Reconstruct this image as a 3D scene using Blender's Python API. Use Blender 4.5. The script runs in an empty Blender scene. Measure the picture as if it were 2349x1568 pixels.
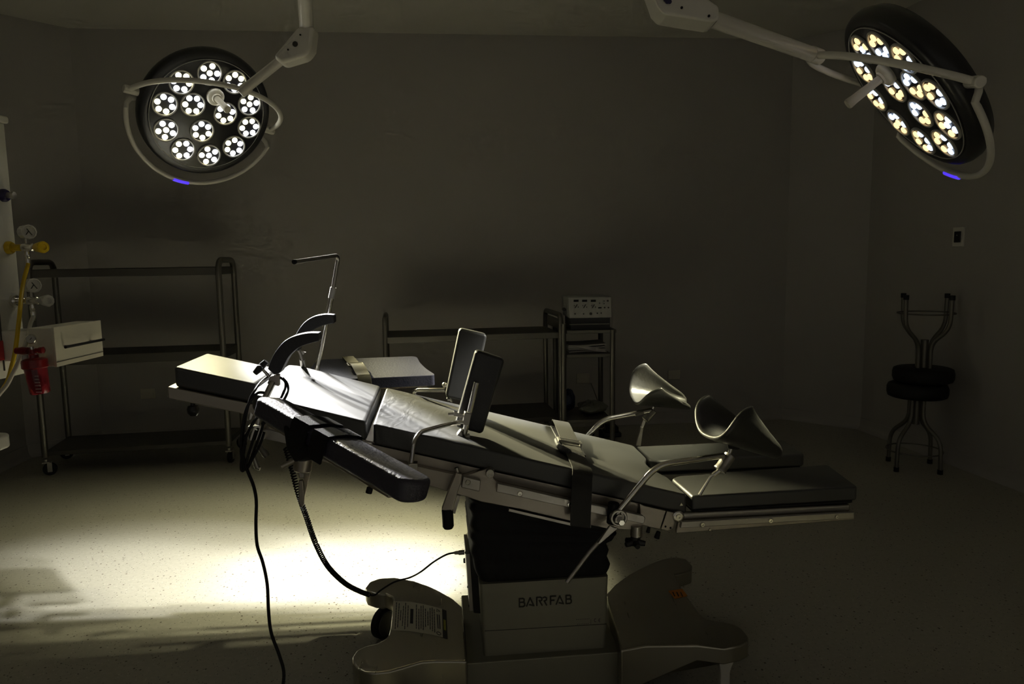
import bpy, bmesh, math, random
from mathutils import Vector, Matrix
random.seed(4)
V = Vector
COL = bpy.context.scene.collection
# ------------------------------------------------------------------ measuring the place from the photograph
IW, IH, FPX = 2349, 1568, 1650.0
CAM = V((0, 0, 1.35))
_t = math.atan((IH/2-590)/FPX); _a = math.radians(0.8)
_fw = V((0, math.cos(_t), -math.sin(_t))); _up = V((0, math.sin(_t), math.cos(_t))); _r = V((1, 0, 0))
CR = _r*math.cos(_a)-_up*math.sin(_a); CU = _r*math.sin(_a)+_up*math.cos(_a)
def ray(x, y): return _fw+CR*((x-IW/2)/FPX)-CU*((y-IH/2)/FPX)
def at_z(x, y, z): d = ray(x, y); return CAM+d*((z-CAM.z)/d.z)
def at_d(x, y, D): d = ray(x, y); return CAM+d*(D/d.y)
def at_pl(x, y, p, n): d = ray(x, y); return CAM+d*((p-CAM).dot(n)/d.dot(n))
YAW = math.radians(6.0)
U = V((math.cos(YAW), math.sin(YAW), 0)); W = V((-math.sin(YAW), math.cos(YAW), 0)); Z = V((0, 0, 1))
P0 = at_d(1965, 1115, 2.05)
OT = V((P0.x, P0.y, 0)); OT = OT+U*((at_pl(1248, 1335, P0+W*.1, W)-OT).dot(U))
def TW(s, w, z): return OT+U*s+W*w+Z*z            # table frame -> world
def TL(p): q = p-OT; return V((q.dot(U), q.dot(W), q.z))
def T(x, y, w): return at_pl(x, y, P0+W*w, W)     # point of the upright plane W=w of the table
def TS(x, y, w): return TL(T(x, y, w))
def poly(pts, w): return [T(x, y, w) for x, y in pts]
def tz(x, y, z): return TL(at_z(x, y, z))

# ------------------------------------------------------------------ materials
def lin(c):
    return tuple(((v/255)/12.92 if v/255 <= .04045 else ((v/255+.055)/1.055)**2.4) for v in c)
def mat(name, rgb, rough=.5, metal=0, spec=.5, bump=None, var=None, emit=None, trans=0, aniso=None, coat=0):
    m = bpy.data.materials.new(name); m.use_nodes = True
    nt = m.node_tree; b = nt.nodes['Principled BSDF']; L = nt.links.new
    col = (*lin(rgb), 1) if max(rgb) > 1 else (*rgb, 1)
    b.inputs['Base Color'].default_value = col
    b.inputs['Roughness'].default_value = rough; b.inputs['Metallic'].default_value = metal
    b.inputs['Specular IOR Level'].default_value = spec
    b.inputs['Coat Weight'].default_value = coat
    if trans: b.inputs['Transmission Weight'].default_value = trans
    tc = nt.nodes.new('ShaderNodeTexCoord')
    if var or bump or aniso:
        n = nt.nodes.new('ShaderNodeTexNoise'); n.inputs['Scale'].default_value = (var or bump or aniso)[0]; n.inputs['Detail'].default_value = 4
        L(tc.outputs['Object'], n.inputs['Vector'])
    if aniso:
        mp = nt.nodes.new('ShaderNodeMapping'); mp.inputs['Scale'].default_value = aniso[2]
        L(tc.outputs['Object'], mp.inputs['Vector']); L(mp.outputs['Vector'], n.inputs['Vector'])
        r = nt.nodes.new('ShaderNodeMapRange'); r.inputs['To Min'].default_value = rough-aniso[1]; r.inputs['To Max'].default_value = rough+aniso[1]
        L(n.outputs['Fac'], r.inputs['Value']); L(r.outputs['Result'], b.inputs['Roughness'])
    if var:
        r = nt.nodes.new('ShaderNodeMix'); r.data_type = 'RGBA'
        r.inputs[6].default_value = tuple(c*(1-var[1]) for c in col[:3])+(1,); r.inputs[7].default_value = tuple(min(1, c*(1+var[1])) for c in col[:3])+(1,)
        L(n.outputs['Fac'], r.inputs[0]); L(r.outputs[2], b.inputs['Base Color'])
    if bump:
        n2 = nt.nodes.new('ShaderNodeTexNoise'); n2.inputs['Scale'].default_value = bump[0]; n2.inputs['Detail'].default_value = 5
        L(tc.outputs['Object'], n2.inputs['Vector'])
        bp = nt.nodes.new('ShaderNodeBump'); bp.inputs['Strength'].default_value = bump[1]; bp.inputs['Distance'].default_value = bump[2] if len(bump) > 2 else .002
        L(n2.outputs['Fac'], bp.inputs['Height']); L(bp.outputs['Normal'], b.inputs['Normal'])
    if emit:
        b.inputs['Emission Color'].default_value = (*emit[0], 1); b.inputs['Emission Strength'].default_value = emit[1]
    return m
M = {}
M['wall'] = mat('wall_paint', (.46, .44, .415), .75, bump=(60, .08), var=(.8, .05), spec=.25)
M['ceiling'] = mat('ceiling_paint', (.80, .78, .72), .85, spec=.2, var=(.6, .04))
M['vinyl'] = mat('black_vinyl', (.017, .017, .020), .44, spec=.7, bump=(170, .45, .002))
M['vinylbounce'] = mat('black_vinyl_bounce_tone', (.03, .03, .028), .43, spec=.55, bump=(9, .25, .006))  # paler black, imitates light bounced onto the far side support
M['pad'] = mat('smooth_black_pad', (.022, .022, .020), .50, spec=1.0, bump=(90, .05, .001))
M['armvinyl'] = mat('grained_vinyl_sheen_tint', (.042, .039, .058), .50, spec=.7, bump=(150, .6, .003))  # violet in the base colour stands in for sheen on black vinyl
M['armgrey'] = mat('grained_dull_black_vinyl', (.013, .013, .018), .50, spec=.28, bump=(150, .35, .002))
M['cradle'] = mat('grained_cradle_vinyl', (.028, .027, .024), .42, spec=.6, bump=(70, .30, .003))
M['steel'] = mat('brushed_steel', (.46, .44, .40), .38, metal=1, aniso=(4, .08, (2, 2, 60)))
M['steelplate'] = mat('satin_steel_plate', (.42, .385, .33), .42, metal=1, aniso=(3, .07, (2, 2, 50)))
M['chrome'] = mat('chrome', (.72, .70, .64), .16, metal=1)
M['basesteel'] = mat('stainless_base_cover', (.47, .45, .38), .30, metal=1, aniso=(2, .07, (30, 2, 2)))
M['panel'] = mat('grey_pedestal_panel', (.31, .30, .24), .5, metal=.5, var=(6, .03))
M['rubber'] = mat('black_rubber', (.010, .010, .010), .6, spec=.3)
M['bellows'] = mat('black_bellows_cloth', (.014, .014, .015), .7, spec=.3, bump=(60, .4, .004))
M['plastic'] = mat('black_plastic', (.012, .012, .012), .38)
M['webbing'] = mat('grey_black_webbing', (.026, .025, .022), .55, spec=.35, bump=(300, .4, .001))
M['tan'] = mat('tan_webbing', (.09, .08, .045), .5, bump=(300, .4, .001))
M['velcro'] = mat('black_hook_strap', (.014, .014, .014), .95, spec=.3, bump=(500, 1.0, .003))
M['white'] = mat('white_lacquer', (.62, .60, .54), .35, var=(3, .03))
M['lampwhite'] = mat('white_lamp_paint', (.78, .75, .67), .3, var=(3, .03))
M['lamphead'] = mat('dark_lamp_housing', (.022, .022, .024), .32)
M['lampface'] = mat('dark_lamp_glass', (.02, .02, .024), .22)
M['rimgrey'] = mat('grey_pod_rim', (.50, .49, .46), .4, metal=.2)
M['cream'] = mat('cream_enamel', (.72, .68, .55), .4, var=(4, .03))
M['creamdark'] = mat('beige_panel', (.78, .76, .68), .45, var=(4, .03))
M['yellow'] = mat('yellow_plastic', (.62, .42, .01), .35, var=(8, .06))
M['hosewhite'] = mat('white_hose', (.55, .52, .44), .4, var=(8, .05))
M['red'] = mat('red_plastic', (.20, .008, .010), .3, var=(8, .05))
M['redclear'] = mat('clear_red_jar', (.42, .03, .05), .12, trans=.7)
M['blue'] = mat('navy_plastic', (.02, .015, .08), .3)
M['dial'] = mat('gauge_dial', (.55, .53, .47), .35)
M['ink'] = mat('dark_ink', (.03, .028, .02), .6)
M['inkpurple'] = mat('faded_purple_ink', (.10, .07, .09), .6)
M['label'] = mat('white_sticker', (.80, .75, .58), .5)
M['labelyellow'] = mat('yellow_sticker', (.45, .42, .03), .5)
M['orange'] = mat('orange_sticker', (.62, .22, .01), .5)
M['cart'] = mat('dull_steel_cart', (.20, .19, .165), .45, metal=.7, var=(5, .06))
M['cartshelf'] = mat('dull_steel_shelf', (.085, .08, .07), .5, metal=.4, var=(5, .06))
M['paper'] = mat('white_paper', (.42, .40, .38), .8)
M['device'] = mat('pale_device_case', (.42, .42, .40), .5, var=(6, .03))
M['socket'] = mat('white_socket_plate', (.60, .57, .47), .5)
M['bag'] = mat('pale_plastic_bag', (.22, .22, .18), .45, bump=(20, .7, .02))
M['bagblue'] = mat('blue_plastic_pack', (.02, .03, .07), .4, bump=(20, .6, .02))
M['warm'] = mat('warm_led', (1, .8, .5), .3, emit=((1, .70, .34), 1.5))
M['cool'] = mat('cool_led', (.8, .88, 1), .3, emit=((.66, .78, 1), 1.5))
M['hotwarm'] = mat('bright_warm_led', (1, .9, .7), .3, emit=((1, .93, .60), 7))
M['hotcool'] = mat('bright_cool_led', (.9, .95, 1), .3, emit=((.96, .98, 1), 7))
M['glow'] = mat('blue_indicator', (.1, .05, .9), .3, emit=((.10, .05, 1), .9))
def floor_mat():
    m = mat('speckled_vinyl_floor', (.44, .42, .35), .38, spec=.4)
    nt = m.node_tree; b = nt.nodes['Principled BSDF']; L = nt.links.new; N = nt.nodes.new
    tc = N('ShaderNodeTexCoord')
    base = N('ShaderNodeTexNoise'); base.inputs['Scale'].default_value = 60; base.inputs['Detail'].default_value = 6
    L(tc.outputs['Object'], base.inputs['Vector'])
    mix = N('ShaderNodeMix'); mix.data_type = 'RGBA'
    mix.inputs[6].default_value = (.36, .345, .275, 1); mix.inputs[7].default_value = (.50, .48, .40, 1)
    L(base.outputs['Fac'], mix.inputs[0]); prev = mix.outputs[2]
    for sc, th, c in ((42, .16, (.10, .075, .05, 1)), (70, .15, (.62, .60, .53, 1)), (95, .17, (.06, .05, .045, 1))):
        v = N('ShaderNodeTexVoronoi'); v.inputs['Scale'].default_value = sc; L(tc.outputs['Object'], v.inputs['Vector'])
        w = N('ShaderNodeTexWhiteNoise'); L(v.outputs['Position'], w.inputs['Vector'])
        a = N('ShaderNodeMath'); a.operation = 'LESS_THAN'; a.inputs[1].default_value = th; L(v.outputs['Distance'], a.inputs[0])
        g = N('ShaderNodeMath'); g.operation = 'LESS_THAN'; g.inputs[1].default_value = .42; L(w.outputs['Value'], g.inputs[0])
        k = N('ShaderNodeMath'); k.operation = 'MULTIPLY'; L(a.outputs[0], k.inputs[0]); L(g.outputs[0], k.inputs[1])
        mm = N('ShaderNodeMix'); mm.data_type = 'RGBA'; L(k.outputs[0], mm.inputs[0]); L(prev, mm.inputs[6]); mm.inputs[7].default_value = c
        prev = mm.outputs[2]
    L(prev, b.inputs['Base Color'])
    return m
M['floor'] = floor_mat()
def seat_mat():                                         # smooth vinyl with creases pulled at its head end
    m = M['pad'].copy(); m.name = 'creased_black_pad'; nt = m.node_tree; L = nt.links.new; N = nt.nodes.new
    b = nt.nodes['Principled BSDF']; tc = N('ShaderNodeTexCoord'); mp = N('ShaderNodeMapping'); mp.inputs['Scale'].default_value = (14, 5, 5); mp.inputs['Rotation'].default_value = (0, 0, .5)
    L(tc.outputs['Object'], mp.inputs['Vector']); n = N('ShaderNodeTexNoise'); n.inputs['Scale'].default_value = 1.6; n.inputs['Distortion'].default_value = 1.2; L(mp.outputs['Vector'], n.inputs['Vector'])
    sx = N('ShaderNodeSeparateXYZ'); L(tc.outputs['Object'], sx.inputs[0]); r = N('ShaderNodeMapRange'); r.inputs['From Min'].default_value = -.18; r.inputs['From Max'].default_value = -.46; L(sx.outputs['X'], r.inputs['Value'])
    k = N('ShaderNodeMath'); k.operation = 'MULTIPLY'; L(n.outputs['Fac'], k.inputs[0]); L(r.outputs['Result'], k.inputs[1])
    bp = N('ShaderNodeBump'); bp.inputs['Strength'].default_value = .35; bp.inputs['Distance'].default_value = .012; L(k.outputs[0], bp.inputs['Height']); L(bp.outputs['Normal'], b.inputs['Normal'])
    return m
M['seatpad'] = seat_mat()

# ------------------------------------------------------------------ mesh building
def frame_of(d):
    d = d.normalized(); a = V((0, 0, 1)) if abs(d.z) < .9 else V((1, 0, 0))
    x = d.cross(a).normalized(); return x, x.cross(d).normalized()
class MB:
    def __init__(s): s.v = []; s.f = []
    def add(s, vs, fs):
        o = len(s.v); s.v += [V(p) for p in vs]; s.f += [tuple(i+o for i in f) for f in fs]; return s
    def prism(s, pts, vec):
        n = len(pts); vs = list(pts)+[p+vec for p in pts]
        fs = [tuple(range(n)), tuple(range(2*n-1, n-1, -1))]+[(i, i+n, (i+1) % n+n, (i+1) % n) for i in range(n)]
        return s.add(vs, fs)
    def loft(s, rings, cap=True, closed=True):
        n = len(rings[0]); vs = [p for r in rings for p in r]; fs = []
        for k in range(len(rings)-1):
            for i in range(n if closed else n-1):
                a = k*n+i; b = k*n+(i+1) % n; fs.append((a, b, b+n, a+n))
        if cap and closed: fs += [tuple(range(n-1, -1, -1)), tuple(range((len(rings)-1)*n, len(rings)*n))]
        return s.add(vs, fs)
    def tube(s, pts, r, n=10, smooth=0, cap=True, closed=False):
        pts = [V(p) for p in pts]
        if smooth: pts = spline(pts, smooth, closed)
        rs = r if isinstance(r, (list, tuple)) else [r]*len(pts)
        if len(rs) != len(pts):
            k = len(rs); rs = [rs[min(k-1, int(i*(k-1)/(len(pts)-1)))] for i in range(len(pts))]
        rings = []; x = None; m = len(pts)
        for i, p in enumerate(pts):
            if closed: d = pts[(i+1) % m]-pts[i-1]
            else: d = pts[min(i+1, m-1)]-pts[max(i-1, 0)]
            if d.length < 1e-9: d = V((0, 0, 1))
            d.normalize()
            if x is None: x, y = frame_of(d)
            else:
                x = x-d*x.dot(d)
                if x.length < 1e-6: x, y = frame_of(d)
                x.normalize(); y = x.cross(d).normalized()
            rings.append([p+(x*math.cos(2*math.pi*j/n)+y*math.sin(2*math.pi*j/n))*rs[i] for j in range(n)])
        if closed: rings.append(rings[0]); cap = False
        return s.loft(rings, cap)
    def cyl(s, p0, p1, r0, r1=None, n=20):
        return s.tube([p0, p1], [r0, r0 if r1 is None else r1], n)
    def box(s, c, ax, ay, az, hx, hy, hz):
        ax, ay, az = ax.normalized(), ay.normalized(), az.normalized()
        return s.prism([c+ax*i*hx+ay*j*hy-az*hz for i, j in ((-1, -1), (1, -1), (1, 1), (-1, 1))], az*2*hz)
    def lathe(s, o, ax, prof, n=28):
        ax = ax.normalized(); x, y = frame_of(ax)
        return s.loft([[o+ax*h+(x*math.cos(2*math.pi*j/n)+y*math.sin(2*math.pi*j/n))*max(r, 1e-4) for j in range(n)] for r, h in prof])
    def sphere(s, o, r, n=14, sc=(1, 1, 1)):
        return s.loft([[o+V((r*sc[0]*math.sin(a)*math.cos(2*math.pi*j/n), r*sc[1]*math.sin(a)*math.sin(2*math.pi*j/n), r*sc[2]*math.cos(a))) for j in range(n)]
                       for a in [math.pi*(k+.02)/(8.04) for k in range(9)]])
    def build(s, name, material, root=None, parent=None, bevel=0, seg=3, solid=0, sub=0, flat=False, angle=40):
        me = bpy.data.meshes.new(name); o0 = root.location if root else V((0, 0, 0))
        me.from_pydata([p-o0 for p in s.v], [], s.f)
        bm = bmesh.new(); bm.from_mesh(me); bmesh.ops.recalc_face_normals(bm, faces=bm.faces); bm.to_mesh(me); bm.free()
        me.materials.append(M[material] if isinstance(material, str) else material)
        ob = bpy.data.objects.new(name, me); COL.objects.link(ob)
        if not flat:
            for p in me.polygons: p.use_smooth = True
            me.set_sharp_from_angle(angle=math.radians(angle))
        if solid: md = ob.modifiers.new('solid', 'SOLIDIFY'); md.thickness = solid; md.offset = 0
        if sub: md = ob.modifiers.new('sub', 'SUBSURF'); md.levels = sub; md.render_levels = sub
        if bevel:
            md = ob.modifiers.new('bevel', 'BEVEL'); md.width = bevel; md.segments = seg; md.limit_method = 'ANGLE'; md.angle_limit = math.radians(35)
            md.harden_normals = True
        ob.parent = parent or root
        return ob
def spline(p, k, closed=False):
    out = []; n = len(p)
    for i in range(n if closed else n-1):
        a, b, c, d = (p[(i-1) % n], p[i], p[(i+1) % n], p[(i+2) % n]) if closed else (p[max(i-1, 0)], p[i], p[i+1], p[min(i+2, n-1)])
        for j in range(k):
            t = j/k
            out.append(.5*((2*b)+(c-a)*t+(2*a-5*b+4*c-d)*t*t+(3*b-a-3*c+d)*t*t*t))
    if not closed: out.append(p[-1])
    return out
def bend(pts, r, k=6):                                  # polyline with rounded corners
    out = [pts[0]]
    for a, b, c in zip(pts, pts[1:], pts[2:]):
        u1 = (a-b); u2 = (c-b); q = min(r, u1.length*.45, u2.length*.45); p1 = b+u1.normalized()*q; p2 = b+u2.normalized()*q
        for j in range(k+1):
            t = j/k; out.append(p1*(1-t)**2+b*2*t*(1-t)+p2*t*t)
    return out+[pts[-1]]
def thing(name, label, cat, loc, group=None):
    o = bpy.data.objects.new(name, None); COL.objects.link(o); o.location = loc; o.empty_display_size = .1
    o['label'] = label; o['category'] = cat
    if group: o['group'] = group
    return o
def struct(ob): ob['kind'] = 'structure'; return ob
def lab(ob, t): ob['label'] = t; return ob
def tag(ob, label, cat, group=None):
    ob['label'] = label; ob['category'] = cat
    if group: ob['group'] = group
    return ob
def screw(p, n, r, root, parent=None, name='bolt'):
    m = MB(); m.lathe(p, n, [(r, 0), (r, .003), (r*.8, .0045), (r*.45, .0045), (r*.40, .002), (.0001, .002)], 16)
    return m.build(name, 'chrome', root, parent)

# ------------------------------------------------------------------ the room
H = 3.0
BL, BR_ = V((-3.10, 5.31, 0)), V((2.22, 5.82, 0)); CRR = V((2.68, 5.43, 0)); CL = V((-3.42, 4.94, 0))
WR = V((3.40, 0.3, 0)); WR2 = V((3.70, -2.0, 0)); WL = V((-3.16, 2.2, 0)); WL2 = V((-2.75, -2.0, 0))
def wall(name, a, b):
    d = (b-a).normalized(); n = V((-d.y, d.x, 0))          # outwards
    m = MB(); m.prism([a, b, b+n*.12, a+n*.12], Z*H); return struct(m.build(name, 'wall', flat=True))
wall('wall_left', WL2, CL); wall('wall_left_corner', CL, BL); wall('wall_back', BL, BR_)
wall('wall_right_corner', BR_, CRR); wall('wall_right', CRR, WR2)
out = [WL2, CL, BL, BR_, CRR, WR2]
big = [V((-3.6, -2, 0)), V((-3.6, 6.1, 0)), V((3.9, 6.1, 0)), V((3.9, -2, 0))]
struct(MB().prism(big, Z*-.1).build('floor', 'floor', flat=True))
struct(MB().prism([p+Z*H for p in big], Z*.1).build('ceiling', 'ceiling', flat=True))
for nm, a, b in (('baseboard_left', WL2, CL), ('baseboard_left_corner', CL, BL), ('baseboard_back', BL, BR_), ('baseboard_right_corner', BR_, CRR), ('baseboard_right', CRR, WR2)):
    d = (b-a).normalized(); n = V((d.y, -d.x, 0)); m = MB()
    prof = [(0.002, .09), (.006, .088), (.008, .04), (.018, .015), (.04, .001)]
    m.loft([[a+n*x+Z*z for x, z in prof], [b+n*x+Z*z for x, z in prof]], cap=False, closed=False); struct(m.build(nm, 'wall'))

# wall plates
bd = (BR_-BL).normalized(); bn = V((bd.y, -bd.x, 0))
def plate(px, py, w, h, label, rocker=True):
    c = at_pl(px, py, BL, bn); r = thing('wall_socket', label, 'socket', c)
    MB().box(c+bn*.005, bd, Z, bn, w/2, h/2, .005).build('face_plate', 'socket', r, bevel=.003)
    for k in (-1, 1):
        m = MB(); m.lathe(c+bn*.010+bd*k*w*.38, bn, [(.004, 0), (.004, .001), (.001, .0012)], 10); m.build('screw', 'rimgrey', r)
    m = MB()
    m.box(c+bn*.0105, bd, Z, bn, w*.16, h*.3, .001); m.build('socket_insert', 'socket', r)
plate(340, 902, .105, .075, 'white wall socket plate low behind the left rack trolley')
plate(1337, 867, .105, .078, 'white wall socket plate seen through the equipment cart frame')
plate(1546, 859, .10, .072, 'white wall socket plate low on wall behind the far leg holder')
rd = (WR2-CRR).normalized(); rn = V((rd.y, -rd.x, 0))
c = at_pl(2201, 543, CRR, rn); r = thing('wall_switch', 'pale switch plate with black rocker on right wall above stools', 'switch', c)
MB().box(c+rn*.006, rd, Z, rn, .045, .06, .006).build('face_plate', 'creamdark', r, bevel=.003)
MB().box(c+rn*.014, rd, Z, rn, .026, .034, .004).build('rocker', 'plastic', r, bevel=.003)
MB().lathe(c+rn*.018+Z*.01, rn, [(.004, 0), (.004, .001), (.001, .0015)], 10).build('pilot_light', 'dial', r)

# ------------------------------------------------------------------ operating table
tr = thing('operating_table', 'black padded operating table tilted on stainless pedestal base', 'operating table', TW(0, .28, 0))
def tp(m, name, mt, parent=None, **k): return m.build(name, mt, tr, parent, **k)
def line(a, b):
    sl = (b.z-a.z)/(b.x-a.x); return lambda s: a.z+sl*(s-a.x)
zb = line(TS(715, 936, 0), TS(838, 966, 0)); zs = line(TS(857, 971, 0), TS(1557, 1130, 0)); zl = line(TS(1600, 1136, 0), TS(1965, 1115, 0)); zh = line(TS(399, 840, .13), TS(583, 879, .13))
def slab(plan, zf, th, off=0, m=None):
    m = m or MB(); top = [TW(s, w, zf(s)+off) for s, w in plan]; n = len(top)
    bot = [p-Z*th for p in top]
    return m.add(top+bot, [tuple(range(n)), tuple(range(2*n-1, n-1, -1))]+[(i, i+n, (i+1) % n+n, (i+1) % n) for i in range(n)])
def s_of(px, py, w=0): return TS(px, py, w).x
def rounded(plan, r, k=5):
    p = [V((a, b, 0)) for a, b in plan]; n = len(p); outp = []
    for i in range(n):
        a, b, c = p[i-1], p[i], p[(i+1) % n]; q = r if not isinstance(r, (list, tuple)) else r[i]
        if q <= 0: outp.append((b.x, b.y)); continue
        u1 = a-b; u2 = c-b; qq = min(q, u1.length*.48, u2.length*.48); p1 = b+u1.normalized()*qq; p2 = b+u2.normalized()*qq
        for j in range(k+1):
            t = j/k; e = p1*(1-t)**2+b*2*t*(1-t)+p2*t*t; outp.append((e.x, e.y))
    return outp
# headrest
hs0, hs1 = s_of(398, 840, .13), s_of(586, 880, .13)
tp(slab(rounded([(hs0, .13), (hs1, .13), (hs1, .42), (hs0, .42)], .012), zh, .058), 'headrest_pad', 'pad', bevel=.010)
tp(slab([(hs0-.018, .125), (hs1+.02, .125), (hs1+.02, .425), (hs0-.018, .425)], zh, .034, -.060), 'headrest_plate', 'steelplate', bevel=.003)
kp = T(443, 937, .16); tp(MB().lathe(kp+Z*.022, V((0, 0, -1)), [(.006, 0), (.006, .012), (.014, .014), (.017, .022), (.016, .034), (.010, .042), (.001, .044)], 18), 'lock_knob', 'plastic')
# back section
bs0, bs1 = -.80, s_of(840, 966, 0)
tp(slab(rounded([(bs0, .03), (bs0+.03, 0), (bs1, 0), (bs1, .55), (bs0+.03, .55), (bs0, .52)], .015), zb, .055), 'back_pad', 'pad', bevel=.012)
tp(slab([(bs0+.04, .025), (bs1+.035, .025), (bs1+.035, .525), (bs0+.04, .525)], zb, .055, -.058), 'back_frame', 'steelplate', bevel=.003)
tp(MB().prism([TW(bs0+.03, -.012, zb(bs0+.03)-.085), TW(bs1+.0, -.012, zb(bs1)-.085), TW(bs1+.0, -.012, zb(bs1)-.112), TW(bs0+.03, -.012, zb(bs0+.03)-.112)], W*.012), 'back_side_rail', 'steel', bevel=.002)
# seat section
ss0, ss1 = s_of(855, 970, 0), .402
def zsb(s): return zs(s)
tp(slab(rounded([(ss0, 0), (ss1, 0), (ss1-.002, .17), (ss1-.03, .22), (ss1-.035, .275), (ss1-.03, .33), (ss1-.006, .378), (ss1-.004, .55), (ss0, .55)], [.012, .01, .02, .03, .03, .03, .02, .02, .012]), zs, .058), 'seat_pad', M['seatpad'], bevel=.012)
# seat frame: upper tube, plates, bolted rail (traced on the near side plane)
upper = [(838, 1015), (980, 1046.5), (1109, 1076), (1290, 1116), (1467, 1154), (1462, 1178), (1290, 1141), (1109, 1101), (980, 1071), (834, 1039)]
tp(MB().prism(poly(upper, .01), W*.53), 'seat_frame', 'steelplate', bevel=.002)
lowp = [(700, 1012), (840, 1043), (980, 1074), (1062, 1092), (1113, 1076), (1124, 1072), (1134, 1078), (1133, 1098), (1145, 1109), (1313, 1147), (1400, 1166), (1478, 1184), (1470, 1216), (1392, 1212), (1306, 1194), (1192, 1167), (1106, 1151), (1066, 1138), (1049, 1134), (980, 1112), (845, 1082), (720, 1054)]
tp(MB().prism(poly(lowp, -.012), W*.02), 'side_plate', 'steelplate', bevel=.002)
rail = [(1141, 1108), (1313, 1147.5), (1352, 1155.5), (1476, 1182.5), (1480, 1187), (1478, 1199), (1474, 1201), (1350, 1174), (1312, 1165.5), (1139, 1128)]
tp(MB().prism(poly(rail, -.034), W*.012), 'side_rail', 'steel', bevel=.002)
for q in ((1192, 1131), (1307, 1156)):
    tp(MB().cyl(T(*q, -.022), T(*q, -.012), .008), 'rail_spacer', 'steel')
tp(MB().prism(poly([(1062, 1092), (1103, 1102), (1100, 1128), (1058, 1118)], -.03), W*.018), 'rail_end_block', 'steel', bevel=.003)
farrail = MB().prism([TW(-.3, .575, zs(-.3)-.09), TW(.36, .575, zs(.36)-.09), TW(.36, .575, zs(.36)-.115), TW(-.3, .575, zs(-.3)-.115)], W*.012)
farrail.box(TW(-.2, .562, zs(-.2)-.1), U, W, Z, .02, .014, .012).box(TW(.25, .562, zs(.25)-.1), U, W, Z, .02, .014, .012)
tp(farrail, 'far_side_rail', 'steel')
tp(MB().prism(poly([(1168, 1166.5), (1310, 1199), (1309, 1205), (1167, 1172)], .0), W*.02), 'lower_strip', 'steel')
lab(tp(MB().prism(poly([(1349, 1203.5), (1356, 1205), (1355, 1211), (1348, 1209)], -.016), W*.01), 'lower_clip', 'white'), 'small white clip')
for q, rr in (((1073.5, 1105), .0075), ((1192.5, 1131), .0075), ((1307, 1156), .0075)):
    screw(T(*q, -.034 if q[0] > 1100 else -.030), -W, rr, tr)
m = MB(); pv = T(1123.5, 1083, -.012)
m.lathe(pv, -W, [(.013, 0), (.013, .012), (.011, .015), (.0075, .015), (.007, .012), (.0045, .012), (.004, .009), (.0001, .009)], 24); tp(m, 'pivot_bolt', 'chrome')
# pull lever with black grip
m = MB(); m.prism(poly([(1046, 1084), (1060, 1087), (1057, 1108), (1048, 1133), (1037, 1175), (1013, 1169), (1032, 1118)], -.045), W*.022); lv = tp(m, 'lever', 'steelplate', bevel=.002)
m = MB(); m.prism(poly([(1049, 1136), (1056, 1137), (1044, 1178), (1038, 1176)], -.02), W*.012); tp(m, 'lever_stay', 'steel', lv)
m = MB(); ga, gb = T(1026, 1167, -.036), T(1028.5, 1211, -.036); gd = (gb-ga).normalized()
m.lathe(ga, gd, [(.014, 0), (.0155, .004), (.0155, (gb-ga).length-.006), (.012, (gb-ga).length), (.001, (gb-ga).length+.001)], 20); tp(m, 'lever_grip', 'rubber', lv)
m = MB(); m.cyl(T(1047, 1072, -.03), T(1051, 1086, -.03), .006); tp(m, 'lever_pin', 'chrome', lv)
# hinge blocks and knobs
tp(MB().prism(poly([(1467, 1154), (1479, 1160), (1528, 1171), (1514, 1214), (1466, 1203), (1469, 1190)], -.006), W*.03), 'hinge_block', 'steelplate', bevel=.002)
tp(MB().prism(poly([(1530, 1172), (1552, 1176), (1550, 1192), (1546, 1211), (1532, 1217), (1516, 1214)], -.006), W*.03), 'hinge_block', 'steelplate', bevel=.002)
m = MB(); m.lathe(T(1555, 1183, -.006), -W, [(.017, 0), (.017, .006), (.013, .009), (.012, .009), (.0115, .007), (.008, .007), (.0075, .011), (.003, .011), (.0025, .009), (.0001, .009)], 24); tp(m, 'hinge_pin', 'chrome')
for q in ((1526.5, 1207), (1538, 1210)):
    m = MB(); m.lathe(T(*q, -.006), -W, [(.003, 0), (.003, .001), (.0001, .0012)], 10); tp(m, 'pin_hole', 'rubber')
m = MB(); a, b = T(1460, 1205, -.01), T(1459, 1228, -.01); m.cyl(a, b, .0165); m.cyl(b, T(1458, 1232, -.01), .0165, .012); kn = tp(m, 'clamp_stem', 'steel')
m = MB(); kc = T(1456, 1240, -.01); m.cyl(kc+Z*.012, kc-Z*.012, .012)
for k in range(5):
    an = 2*math.pi*k/5+.3; d = U*math.cos(an)-W*math.sin(an); m.tube([kc+d*.006-Z*.003, kc+d*.022-Z*.005, kc+d*.030-Z*.006], [.010, .0085, .007], 10)
tp(m, 'star_knob', 'plastic', kn)
for a, b, rr in (((1489, 1207), (1486, 1221), .006), ((1511, 1218), (1506, 1234), .0085)):
    tp(MB().tube([T(*a, 0), T(*b, 0)], [rr*.7, rr], 12), 'release_knob', 'rubber', bevel=.002)
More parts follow.
